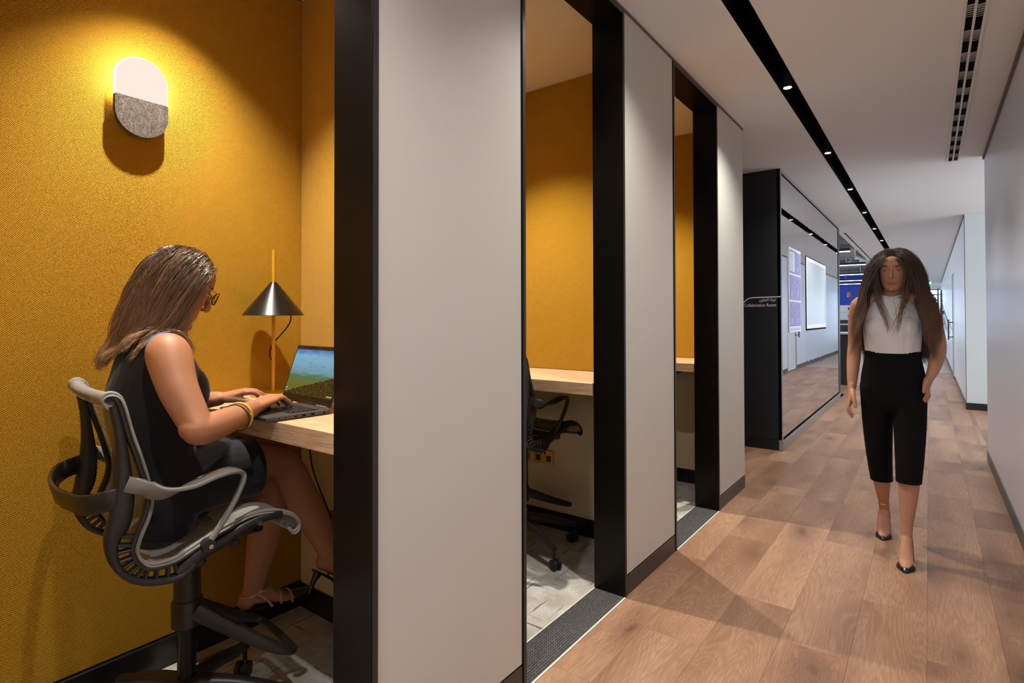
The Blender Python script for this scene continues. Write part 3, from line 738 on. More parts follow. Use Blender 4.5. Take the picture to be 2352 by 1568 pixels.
    hoop = spline([(W, -.205, .842), (W+.004, -.245, .835), (W*.8, -.292, .825), (0, -.318, .822), (-W*.8, -.292, .825), (-W-.004, -.245, .835), (-W, -.205, .842)], 6)
    MB().band(hoop, .052, .011, (0, -.25, 1)).build('back_hoop', shell, r, smooth=50, local=True)
    bar = MB()
    bar.tube([(-W, -.243, 1.082), (W, -.243, 1.082)], .0095, 12)
    bar.build('top_bar', shell, r, smooth=40, local=True)
    # seat mechanism and column
    MB().box(-.055, .055, -.10, .10, .575, .612, c=.012).box(-W+.01, W-.01, -.055, -.015, .600, .628, c=.008).box(-W+.01, W-.01, .045, .075, .625, .655, c=.008).build('mechanism', shell, r, local=True)
    sup = MB()
    for s in (-1, 1): sup.tube([(s*.03, .0, .600), (s*.12, .08, .625), (s*.22, .13, .662)], .014, 8, .6)
    sup.build('support_arm', shell, r, smooth=50, local=True)
    MB().lathe([(.037, .395+dz), (.036, .585), (.030, .590)], (0, 0, 0), 28).build('column_cover', shell, r, smooth=40, local=True)
    MB().lathe([(.026, .165), (.026, .40)], (0, 0, 0), 28).build('gas_column', M['lamp_black'], r, smooth=40, local=True)
    MB().lathe([(.043, .352+dz), (.043, .425+dz), (.039, .430+dz), (.037, .430+dz)], (0, 0, 0), 28).build('ring_collar', shell, r, smooth=40, local=True)
    ring = [(-.035, .012, .398), (-.075, .09, .335), (-.118, .19, .258), (-.138, .248, .222), (-.132, .272, .207), (-.10, .282, .203), (0, .286, .202), (.10, .282, .203), (.132, .272, .207), (.138, .248, .222), (.118, .19, .258), (.075, .09, .335), (.035, .012, .398)]
    ring = [(x, y, z+dz*max(0, (z-.203)/.195)) for x, y, z in ring]; rg = spline(ring, 5); n = len(rg)
    MB().band(rg, [.052-.030*min(1, min(i, n-1-i)/(n*.3)) for i in range(n)], [.020]*n, (0, .35, 1)).build('foot_ring', shell, r, smooth=50, local=True)
    # five-star base: legs aligned with the castors read from the photograph
    MB().lathe([(.038, .118), (.046, .150), (.044, .190), (.030, .196)], (0, 0, 0), 28).build('hub', shell, r, smooth=40, local=True)
    for k in range(5):
        a = BASE_ROT + k*2*math.pi/5; d = Vector((math.cos(a), math.sin(a), 0)); sd = Vector((-d.y, d.x, 0))
        P = spline([d*.028+Vector((0, 0, .168)), d*.14+Vector((0, 0, .150)), d*.25+Vector((0, 0, .118)), d*.318+Vector((0, 0, .102))], 4); n = len(P)
        leg = MB().band(P, [.050-.020*i/(n-1) for i in range(n)], [.050-.024*i/(n-1) for i in range(n)], sd).build('leg', shell, r, smooth=50, local=True)
        c = d*.312
        cs = MB(); ca = a+.7+k; w_ = Vector((math.cos(ca), math.sin(ca), 0))
        cs.tube([c+Vector((0, 0, .100)), c+Vector((0, 0, .052))], .008, 8)
        ax = c+Vector((0, 0, .0275))+Vector((-w_.y, w_.x, 0))*.014
        for s in (-1, 1):
            cs.tube([ax+w_*s*.006, ax+w_*s*.0075, ax+w_*s*.022, ax+w_*s*.0235], [.024, .0275, .0275, .024], 18)
        cs.tube([ax-w_*.010, ax+w_*.010], .019, 12)
        cs.build('castor', M['rubber'], leg, smooth=40, local=True)
    return r
BASE_ROT = math.atan2(.246, .188) + math.radians(7) - .05
def place_stool(o, x, y, rz): o.location = (x, y, 0); o.rotation_euler = (0, 0, math.radians(rz))
M['arm_grey'] = plain('arm_grey', (.27, .265, .255), .35)
st1 = make_stool('grey mesh drafting stool that the woman sits on', M['mesh_grey'], M['piping'], M['arm_grey'])
place_stool(st1, -1.82, .766, -7)
st2 = make_stool('empty black mesh drafting stool in the second booth', M['mesh_black'], M['rubber'], M['black_shell'], -.085)
place_stool(st2, -1.835, 2.525, -7)
st3 = copy_tree(st2); st3['label'] = 'black stool in the third booth, only a castor showing'
place_stool(st3, -1.80, 3.80, -2)

# ------------------------------------------------------------------ open office and glazed end, far along the corridor
def far_office():
    conc = NT('rough_concrete'); p = conc.coord('Object'); nz = conc.noise(p, 9, 5, .75)
    M['concrete'] = conc.done(conc.pbr(conc.ramp(nz, [(.35, (.10, .10, .10)), (.65, (.32, .32, .32))]), .9, 0, conc.bump(nz, .6, .03)))
    struct(MB().box(-9, XL+.2, 10.95, 31, 3.45, 3.6).build('ceiling', M['concrete']), 'raw concrete soffit above the open office')
    struct(MB().box(XL-.02, XL, 10.95, 31, H, 3.45).build('wall_right', M['ceiling']), 'bulkhead side above the open office')
    struct(MB().box(-9, XL, 10.93, 10.95, H, 3.45).build('wall_near', M['ceiling']), 'bulkhead front above the open office')
    w4 = struct(bpy.data.objects.new('added_window_4', None), 'added unseen window wall along the far side of the open office, lets in daylight'); C.objects.link(w4)  # unseen windows, added so sky light floods the office and far corridor
    wm = MB(); wm.box(-9, -8.9, 10.2, 31, 0, .5).box(-9, -8.9, 10.2, 31, 2.9, 3.45)
    for y in np.arange(10.2, 31.1, 2.6): wm.box(-9, -8.9, y-.06, y+.06, .5, 2.9)
    wm.build('window_frame', M['frame'], w4)
    struct(MB().box(-9, -2.9, 10.1, 10.2, 0, 3.45).build('wall_near', M['wall_cool']), 'back wall of the open office')
    struct(MB().box(-9, XL, 30.0, 30.15, 0, 3.45).build('wall_far', plain('blue_wall', (.012, .050, .42), .6)), 'deep blue end wall of the open office')
    struct(MB().box(-9, -3.1, 10.2, 30, -.03, 0).build('floor', plain('office_carpet', (.28, .28, .29), .9, noise=.2, scale=30)), 'grey carpet of the open office')
    M['led'] = emit('led_diffuser', (.95, .97, 1.0), 12.0)
    first = None
    names = ['nearest', 'second', 'third', 'fourth', 'fifth']
    for k, y in enumerate((14.7, 18.6, 22.7, 26.4, 29.0)):
        r = thing('linear_light', '%s linear strip light hanging in the open office' % names[k], 'ceiling light', (-3.2, y, 2.80), group='strip lights in the open office')
        MB().box(-5.0, -1.42, y-.035, y+.035, 2.805, 2.87, c=.004).build('light_body', M['black_shell'], r)
        MB().box(-4.99, -1.43, y-.03, y+.03, 2.792, 2.806).build('diffuser', M['led'], r)
        hg = MB()
        for x in (-4.6, -3.0, -1.9): hg.tube([(x, y, 2.87), (x, y, 3.45)], .006, 6)
        hg.build('hanger', M['alu'], r)
    M['duct'] = plain('galvanised_duct', (.55, .56, .57), .35, .85, noise=.1, scale=8)
    def duct(P, rad, label):
        o = MB(); o.tube(P, rad, 18)
        P = [Vector(q) for q in P]; L = (P[-1]-P[0]); n = max(2, int(L.length/1.2)); d = L.normalized()
        b = o.build('air_duct', M['duct'], smooth=50); tag(b, label, 'duct')
        for k in range(1, n):
            q = P[0]+L*k/n; MB().tube([q-d*.02, q+d*.02], rad*1.06, 18).build('duct_joint', M['duct'], b, smooth=50)
    duct([(-6, 16.6, 3.02), (-1.5, 16.6, 3.02)], .16, 'wide grey duct behind the first strip light')
    duct([(-6, 20.6, 3.00), (-1.75, 20.6, 3.00)], .13, 'galvanised duct behind the second strip light')
    duct([(-2.05, 19.0, 3.27), (-1.50, 26.0, 3.24)], .12, 'galvanised duct running slantwise above the open office')
    duct([(-6, 24.6, 3.0), (-1.3, 24.6, 3.0)], .10, 'slim duct behind the third strip light')
    cable_tray = MB(); cable_tray.box(-6, -1.4, 17.4, 17.7, 3.2, 3.26, c=.01)
    for x in (-5, -3.2, -1.6): cable_tray.box(x-.01, x+.01, 17.54, 17.56, 3.26, 3.45)
    tag(cable_tray.build('cable_tray', M['duct']), 'flat metal cable tray under the concrete soffit', 'cable tray')
    # storage wall and counters
    M['locker'] = plain('locker_white', (.72, .73, .77), .4)
    for j in range(2):
        for i in range(5):
            x0 = -3.46+.42*i if j == 0 else -3.46+.42*i; z0 = 1.215+.30*j
            if j == 1 and i > 2: continue
            r = thing('storage_locker', 'white locker box %s, %s in its row by the blue wall' % (['on the lower row', 'on the upper row'][j], ['leftmost', 'second', 'middle', 'fourth', 'rightmost'][i] if j == 0 else ['leftmost', 'middle', 'rightmost'][i]), 'locker', (x0+.2, 27.0, z0), group='white lockers by the blue wall')
            MB().box(x0, x0+.415, 27.02, 27.45, z0, z0+.297, c=.004).build('carcass', M['locker'], r)
            d_ = MB().box(x0+.006, x0+.409, 27.0, 27.02, z0+.006, z0+.291, c=.003).build('door', M['locker'], r)
            MB().box(x0+.32, x0+.37, 26.992, 27.0, z0+.10, z0+.20, c=.002).build('handle', M['black_shell'], d_)
    r = thing('office_counter', 'tall dark counter with a pale top at the corner of the open office', 'counter', (-1.6, 12.5, 0))
    M['counter_top'] = plain('counter_top', (.62, .62, .63), .4); M['counter_dark'] = plain('counter_dark', (.030, .030, .032), .5)
    MB().box(-2.9, -1.02, 12.25, 12.95, .965, 1.0, c=.004).build('counter_top', M['counter_top'], r)
    MB().box(-2.9, -1.24, 12.29, 12.9, .0, .965, c=.003).build('dark_panel', M['counter_dark'], r)
    MB().box(-1.24, -1.05, 12.29, 12.9, .0, .965, c=.003).build('white_panel', M['locker'], r)
    r = thing('long_table', 'grey bench desk in front of the white lockers', 'table', (-2.2, 24, 0))
    MB().box(-4.2, -1.3, 23.6, 24.8, 1.02, 1.06, c=.004).build('table_top', M['counter_top'], r)
    for x in (-4.0, -1.5): MB().box(x-.04, x+.04, 23.7, 24.7, 0, 1.02, c=.004).build('leg', M['counter_dark'], r)
    MB().box(-4.2, -1.4, 26.7, 27.5, .0, 1.21, c=.004)
    r = thing('storage_cabinet', 'dark low cabinet carrying the white lockers', 'cabinet', (-2.3, 27.2, 0))
    MB().box(-3.6, -.62+-.53, 27.0, 27.5, .0, 1.19, c=.004).build('carcass', M['counter_dark'], r)
    MB().box(-3.62, -1.13, 26.98, 27.52, 1.19, 1.213, c=.003).build('cabinet_top', M['counter_top'], r)
    r = thing('pendant_lamp', 'small amber pendant lamp hanging by the blue wall', 'lamp', (-2.13, 21.5, 1.98))
    M['amber'] = plain('amber_glass', (.65, .25, .02), .2)
    MB().lathe([(.02, .16), (.05, .12), (.055, .0), (.02, -.02)], r.location, 16).build('shade', M['amber'], r, smooth=50)
    MB().tube([(-2.13, 21.5, 2.14), (-2.13, 21.5, 3.45)], .006, 6).build('cord', M['rubber'], r)
far_office()
def far_end():
    fx = plain('far_frame', (.05, .055, .07), .35, .3)
    gl = NT('clear_glass'); g = gl.n('BsdfGlass', None, Color=(.93, .97, 1.0), Roughness=0.0, IOR=1.02).outputs[0]
    tr = gl.n('BsdfTransparent', None, Color=(.90, .95, .99)).outputs[0]; gs = gl.n('BsdfGlossy', None, Roughness=.02).outputs[0]
    fr = gl.n('Fresnel', None, IOR=1.45).outputs[0]
    M['glass'] = gl.done(gl.n('MixShader', None, i0=fr, i1=tr, i2=gs).outputs[0])
    win = struct(bpy.data.objects.new('window_2', None), 'glazed screen with dark mullions closing the far end'); C.objects.link(win)
    Y = 35.0
    xs = [-1.129, -.36, .36, 1.2, 2.0]
    m = MB()
    for x in xs: m.box(x-.03, x+.03, Y-.04, Y+.04, 0, H)
    for z in (.04, .72, .86, 2.44, H-.04): m.box(xs[0], xs[-1], Y-.035, Y+.035, z-.025, z+.025)
    m.build('window_frame', fx, win)
    for a, b in zip(xs[:-1], xs[1:]):
        for z0, z1 in ((.065, .695), (.885, 2.415), (2.465, H-.065)): MB().box(a+.03, b-.03, Y-.006, Y+.006, z0, z1).build('pane', M['glass'], win)
    struct(MB().box(XL-.15, XL, 31, Y, 0, H).build('wall_left', M['wall_cool']), 'last stretch of the left corridor wall')
    struct(MB().box(2.0, 2.1, 29, Y, 0, H).box(XR+.14, 2.1, 28.9, 29.0, 0, H).build('wall_right', M['wall_cool']), 'lobby wall at the far end on the right')
    struct(MB().box(XR, 2.1, 29, 36, -.012, 0).build('floor', M['oak_far']), 'lobby floor at the far end')
    struct(MB().box(-12, 12, 36.2, 60, -.4, -.35).build('floor', plain('terrace', (.42, .45, .48), .8)), 'terrace outside the glazed end')
    # glass door standing at the lobby corner
    d = struct(bpy.data.objects.new('door_2', None), 'clear glass door with steel handle near the far end'); C.objects.link(d)
    MB().box(XR-.03, XR-.018, 27.0, 28.0, .01, 2.2).build('glass_leaf', M['glass'], d)
    MB().box(XR-.045, XR-.003, 28.0, 28.05, 0, 2.35).box(XR-.045, XR-.003, 26.95, 27.0, 0, 2.35).build('door_frame', fx, d)
    MB().tube([(XR-.09, 27.2, .85), (XR-.09, 27.2, 1.35)], .016, 8).build('door_handle', M['chrome'], d)
    e = thing('exit_sign', 'green lit exit sign hanging under the far ceiling', 'sign', (-.085, 26, 2.50))
    MB().box(-.27, .10, 25.98, 26.02, 2.50, 2.66, c=.004).build('housing', plain('exit_green', (.02, .35, .10), .4), e)
    MB().box(-.26, .09, 25.974, 25.981, 2.51, 2.65).build('face', emit('exit_face', (.10, .85, .30), 1.3), e)
    ar = MB(); ar.box(-.10, .02, 25.970, 25.975, 2.57, 2.59); ar.prism([(-.10, 2.545), (-.15, 2.58), (-.10, 2.615)], 1, 25.970, 25.975)
    ar.box(.03, .06, 25.970, 25.975, 2.55, 2.62)
    ar.build('arrow', emit('exit_white', (.9, 1, .9), 2.0), e)
    MB().tube([(-.085, 26, 2.66), (-.085, 26, H)], .008, 6).build('hanger', M['alu'], e)
    b = thing('fire_call_point', 'small red call point on the far right wall', 'alarm', (XR, 24, 1.45))
    MB().box(XR-.04, XR, 23.95, 24.05, 1.40, 1.52, c=.006).build('box', plain('call_red', (.45, .02, .02), .4), b)
    MB().box(XR-.043, XR-.04, 23.97, 24.03, 1.42, 1.47).build('glass_front', M['screen_frame'], b)
far_end()

# ------------------------------------------------------------------ people
def cat(P, sub):
    P = np.array(P, float); m = len(P); out = []
    for i in range(m-1):
        p0, p1, p2, p3 = P[max(i-1, 0)], P[i], P[i+1], P[min(i+2, m-1)]
        for k in range(sub):
            t = k/sub; out.append(.5*((2*p1)+(-p0+p2)*t+(2*p0-5*p1+4*p2-p3)*t*t+(-p0+3*p1-3*p2+p3)*t**3))
    out.append(P[-1]); return np.array(out)
def limb(mb, pts, rad, side=(1, 0, 0), n=20, sub=4, cap0=True, cap1=True):
    R = [(r, r) if not isinstance(r, (tuple, list)) else r for r in rad]
    Q = cat([tuple(p)+tuple(r) for p, r in zip(pts, R)], sub); m = len(Q)
    C3 = Q[:, :3]; A = np.maximum(Q[:, 3], .002); B = np.maximum(Q[:, 4], .002)
    rings = []; sv = np.array(side, float)
    ang = np.linspace(0, 2*math.pi, n, endpoint=False)
    def ring(c, t, a, b):
        s = sv-t*(sv@t); s /= np.linalg.norm(s); u = np.cross(t, s)
        return [tuple(c+s*a*math.cos(x)+u*b*math.sin(x)) for x in ang]
    T = []
    for i in range(m):
        t = C3[min(i+1, m-1)]-C3[max(i-1, 0)]; T.append(t/np.linalg.norm(t))
    if cap0:
        for o, k in ((.95, .30), (.75, .66), (.42, .90)): rings.append(ring(C3[0]-T[0]*o*min(A[0], B[0]), T[0], A[0]*k, B[0]*k))
    for i in range(m): rings.append(ring(C3[i], T[i], A[i], B[i]))
    if cap1:
        for o, k in ((.42, .90), (.75, .66), (.95, .30)): rings.append(ring(C3[-1]+T[-1]*o*min(A[-1], B[-1]), T[-1], A[-1]*k, B[-1]*k))
    mb.rings(rings)
def frame(fwd, up):
    f = np.array(fwd, float); f /= np.linalg.norm(f); u = np.array(up, float); u -= f*(u@f); u /= np.linalg.norm(u)
    r = np.cross(f, u); return np.stack([r, f, u], 1)        # columns: right, forward, up
HEAD = [(-.116,.016,.072,.036),(-.108,.032,.082,.012),(-.096,.043,.086,-.006),(-.082,.053,.087,-.026),(-.062,.061,.088,-.048),(-.040,.067,.089,-.068),(-.015,.0715,.090,-.084),(.010,.073,.0925,-.093),(.040,.0735,.095,-.097),(.066,.0705,.090,-.095),(.088,.061,.074,-.086),(.104,.046,.052,-.070),(.114,.026,.024,-.046),(.118,.010,.0,-.028)]
def add_head(mb, Cc, R, s=1.0):
    rings = []
    H_ = cat(HEAD, 3)
    for z, w_, f, b in H_:
        c = (f+b)/2; h = (f-b)/2; rg = []
        for a in np.linspace(0, 2*math.pi, 32, endpoint=False):
            x = math.cos(a); y = math.sin(a); e = .86
            p = np.array([w_*(.95 if z < .045 else .97)*np.sign(x)*abs(x)**e, c+h*np.sign(y)*abs(y)**(e if y > 0 else 1.0), z])
            rg.append(tuple(np.array(Cc)+R@(p*s)))
        rings.append(rg)
    mb.rings(rings)
    loc = lambda p: np.array(Cc)+R@(np.array(p)*s)
    limb(mb, [loc((0, .088, .020)), loc((0, .098, 0)), loc((0, .108, -.022)), loc((0, .108, -.032))], [.006*s, .0075*s, .0105*s, .0095*s], side=R[:, 0], n=12)
    for x in (-1, 1):
        mb.ball(tuple(loc((x*.010, .099, -.035))), .0068*s, 10, 8)
        limb(mb, [loc((x*.074, -.012, .020)), loc((x*.079, -.020, .004)), loc((x*.074, -.012, -.022))], [(.004*s, .011*s), (.005*s, .017*s), (.004*s, .008*s)], side=R[:, 0], n=12)
    limb(mb, [loc((-.020, .082, -.0635)), loc((0, .0895, -.0615)), loc((.020, .082, -.0635))], [.003*s, .0052*s, .003*s], side=R[:, 1], n=10)
    limb(mb, [loc((-.018, .082, -.0725)), loc((0, .0885, -.0735)), loc((.018, .082, -.0725))], [.003*s, .0058*s, .003*s], side=R[:, 1], n=10)
    mb.ball(tuple(loc((0, .080, -.100))), .014*s, 12, 8)
def add_hand(mb, wrist, knuck, tips, normal, side, thumb):
    """palm from wrist to knuckle line; four fingers to the given tips; normal points out of the back of the hand; side points to the little finger"""
    wv = np.array(wrist, float); k = np.array(knuck, float); nn = np.array(normal, float); sd = np.array(side, float)
    t = k-wv; t /= np.linalg.norm(t); sd = sd-t*(sd@t); sd /= np.linalg.norm(sd); nn = nn-t*(nn@t)-sd*(nn@sd); nn /= np.linalg.norm(nn)
    limb(mb, [wv-t*.02, wv+(k-wv)*.3, wv+(k-wv)*.75, k], [(.025, .018), (.030, .0155), (.038, .0135), (.0365, .0105)], side=sd, n=18)
    offs = [-.028, -.0095, .0095, .027]
    for i, tip in enumerate(tips):
        b = k+sd*offs[i]-t*(.006 if i in (0, 3) else 0)-t*(.004 if i == 3 else 0); tip = np.array(tip, float)
        L = np.linalg.norm(tip-b); m1 = b+(tip-b)*.46+nn*(.016-.05*max(0, L-.07)); m2 = b+(tip-b)*.78+nn*.010
        r = [.0092, .0096, .0092, .0080][i]
        limb(mb, [b-t*.012, b, m1, m2, tip], [r*1.0, r*1.05, r*.96, r*.86, r*.70], side=sd, n=12, sub=3)
        mb.ball(tuple(b+nn*.0035), r*1.02, 10, 6)
    th = [np.array(p, float) for p in thumb]
    limb(mb, [wv+(k-wv)*.22-sd*.018-nn*.006]+th, [.0145]+[.0125, .0108, .0085][:len(th)], side=nn, n=12, sub=4)
def remesh(mb, voxel, iters=3):
    me = bpy.data.meshes.new('tmp'); me.from_pydata(mb.v, [], mb.f)
    bm = bmesh.new(); bm.from_mesh(me); bmesh.ops.recalc_face_normals(bm, faces=bm.faces[:]); bm.to_mesh(me); bm.free()
    o = bpy.data.objects.new('tmp', me); C.objects.link(o)
    md = o.modifiers.new('r', 'REMESH'); md.mode = 'VOXEL'; md.voxel_size = voxel; md.use_smooth_shade = True
    dg = bpy.context.evaluated_depsgraph_get(); m2 = o.evaluated_get(dg).to_mesh()
    v = np.empty(len(m2.vertices)*3); m2.vertices.foreach_get('co', v); v = v.reshape(-1, 3)
    lv = np.empty(len(m2.loops), int); m2.loops.foreach_get('vertex_index', lv); f = lv.reshape(-1, 4)
    e = np.empty(len(m2.edges)*2, int); m2.edges.foreach_get('vertices', e); e = e.reshape(-1, 2)
    v = smooth(v, e, iters)
    bpy.data.objects.remove(o); bpy.data.meshes.remove(me)
    return v, f, e
def smooth(v, e, iters, mask=None):
    deg = np.bincount(e.ravel(), minlength=len(v))[:, None]
    for _ in range(iters):
        acc = np.stack([np.bincount(e[:, 0], v[e[:, 1], k], len(v))+np.bincount(e[:, 1], v[e[:, 0], k], len(v)) for k in range(3)], 1)
        nv = .4*v+.6*acc/np.maximum(deg, 1)
        v = nv if mask is None else np.where(mask[:, None], nv, v)
    return v
def fast_mesh(name, v, f, mats, parent, base, attrs=None, mi=None):
    me = bpy.data.meshes.new(name); k = f.shape[1]
    me.vertices.add(len(v)); me.vertices.foreach_set('co', (v-np.array(base)).astype(np.float32).ravel())
    me.loops.add(f.size); me.loops.foreach_set('vertex_index', f.astype(np.int32).ravel())
    me.polygons.add(len(f)); me.polygons.foreach_set('loop_start', np.arange(0, f.size, k, dtype=np.int32))
    me.polygons.foreach_set('use_smooth', np.ones(len(f), bool))
    for m in mats: me.materials.append(m)
    if mi is not None: me.polygons.foreach_set('material_index', mi.astype(np.int32))
    me.update(calc_edges=True)
    for n, a in (attrs or {}).items():
        if a.ndim == 1:
            at = me.attributes.new(n, 'FLOAT', 'POINT'); at.data.foreach_set('value', a.astype(np.float32))
    o = bpy.data.objects.new(name, me); C.objects.link(o)
    if parent is not None: o.parent = parent
    return o
def cut(v, f, keep, snap=None):
    """drop faces whose centre fails keep(), and re-index"""
    c = v[f].mean(1); f = f[keep(c)]
    u, inv = np.unique(f.ravel(), return_inverse=True); v = v[u]; f = inv.reshape(f.shape)
    if snap:                                  # straighten the cut edge onto the given planes (axis, value, selector)
        ed = np.sort(np.stack([f, np.roll(f, -1, 1)], -1).reshape(-1, 2), 1); key = ed[:, 0].astype(np.int64)*len(v)+ed[:, 1]
        k, cnt = np.unique(key, return_counts=True); b = k[cnt == 1]; bv = np.unique(np.concatenate([b//len(v), b % len(v)]))
        for ax, val, sel in snap:
            m = bv[(np.abs(v[bv, ax]-val) < .008) & sel(v[bv])]; v[m, ax] = val
    return v, f
ALL = lambda q: np.ones(len(q), bool)
def skin_mat(name, col, hair):
    t = NT(name); p = t.coord('Object')
    nz = t.noise(p, 35, 3); fine = t.noise(p, 900, 2)
    c = t.mix(t.math('MULTIPLY', nz, .35), col, (col[0]*.82, col[1]*.70, col[2]*.66))
    at = lambda n: t.n('Attribute', {'attribute_name': n}).outputs['Fac']
    c = t.mix(at('lip'), c, (col[0]*.70, col[1]*.42, col[2]*.42)); c = t.mix(at('scalp'), c, hair); c = t.mix(at('nail'), c, (col[0]*1.1, col[1]*.85, col[2]*.85))
    return t.done(t.pbr(c, .54, 0, t.bump(fine, .10, .0006), Subsurface_Weight=.10, Subsurface_Radius=(.012, .004, .002), Subsurface_Scale=.4, Specular_IOR_Level=t.math('MULTIPLY', t.math('SUBTRACT', 1.0, at('scalp')), .40)))
def hair_mat(name, dark, mid, tip, rough=.34):
    t = NT(name); r = t.n('Attribute', {'attribute_name': 'rnd'}).outputs['Fac']; l = t.n('Attribute', {'attribute_name': 'along'}).outputs['Fac']
    c = t.mix(r, dark, mid); c = t.mix(t.ramp(l, [(.35, (0, 0, 0)), (1.0, (1, 1, 1))]), c, tip)
    return t.done(t.pbr(c, rough, 0, Specular_IOR_Level=.75, Anisotropic=.6))
def face_attrs(v, Cc, R, s, hairline):
    q = (v-np.array(Cc))@R/s
    lip = np.exp(-((q[:, 0]/.021)**4))*np.exp(-(((q[:, 2]+.068)/.0085)**4))*(q[:, 1] > .075)
    brow = np.exp(-(((np.abs(q[:, 0])-.034)/.019)**4))*np.exp(-(((q[:, 2]-.030+.10*np.abs(np.abs(q[:, 0])-.034))/.0042)**4))*(q[:, 1] > .05)
    inh = (np.abs(q) < np.array([.1, .125, .14])).all(1)
    sc = (hairline(q)*inh).astype(float)
    return lip*inh, np.maximum(sc, brow*inh*.85)
def sculpt_face(v, Cc, R, s):
    q = (v-np.array(Cc))@R/s; d = np.zeros_like(q)
    def brush(c, r, vec):
        w_ = np.exp(-(((q-np.array(c))/np.array(r))**2).sum(1)); d[:] += w_[:, None]*np.array(vec)
    for x in (-1, 1):
        brush((x*.031, .090, .012), (.016, .02, .010), (0, -.0095, 0))
        brush((x*.034, .085, .031), (.020, .02, .007), (0, .0035, 0))
        brush((x*.045, .075, -.020), (.018, .02, .016), (x*.001, .0035, 0))
        brush((x*.040, .070, -.060), (.018, .02, .018), (0, -.004, 0))
        brush((x*.006, .104, -.041), (.003, .006, .003), (0, -.001, .004))
    brush((0, .088, -.0675), (.018, .012, .0022), (0, -.0035, 0))
    brush((0, .086, -.086), (.020, .012, .006), (0, -.003, 0))
    inh = (np.abs(q) < np.array([.1, .13, .14])).all(1)
    return v+np.where(inh[:, None], (d*s)@R.T, 0)
def eyes(root, base, Cc, R, s, look_down):
    loc = lambda p: np.array(Cc)+R@(np.array(p)*s)
    for x in (-1, 1):
        c = loc((x*.0315, .0765, .0095))
        e = MB(); st = 0; e.ball((0, 0, 0), .0118*s, 16, 12); e.v = [tuple(c+np.array(p)) for p in e.v]
        eo = e.build('eye', M['eye_white'], root, smooth=80)
        d = R@np.array([0, math.cos(look_down), -math.sin(look_down)])
        i = MB(); i.tube([c+d*.0105*s, c+d*.0122*s], [.0052*s, .0042*s], 12); i.build('iris', M['iris'], eo, smooth=40)
        lid = MB(); n = 12; rg = []
        for a in np.linspace(-.05, 1.45, 8):             # upper lid, a curved shell over the top of the eye
            rg.append([tuple(loc((x*.0315, .0765, .0095))+R@(np.array([math.cos(b), math.sin(b)*math.cos(a), math.sin(b)*math.sin(a)])*.0127*s)) for b in np.linspace(.12, math.pi-.12, n)])
        lid.rings(rg, close=False, cap0=False, cap1=False); lo = lid.build('eyelid', root['_skin'] if False else SKIN[root.name], root, smooth=80)
        ls = MB(); ls.tube([loc((x*.0315, .0765, .0095))+R@(np.array([math.cos(b), math.sin(b)*math.cos(-.06), math.sin(b)*math.sin(-.06)])*.0132*s) for b in np.linspace(.2, math.pi-.2, 10)], .0011*s, 5)
        ls.build('lashes', M['lash'], lo)
SKIN = {}
M['eye_white'] = plain('eye_white', (.50, .46, .43), .25); M['iris'] = plain('iris_brown', (.05, .025, .012), .15); M['lash'] = plain('lash', (.012, .008, .006), .6)

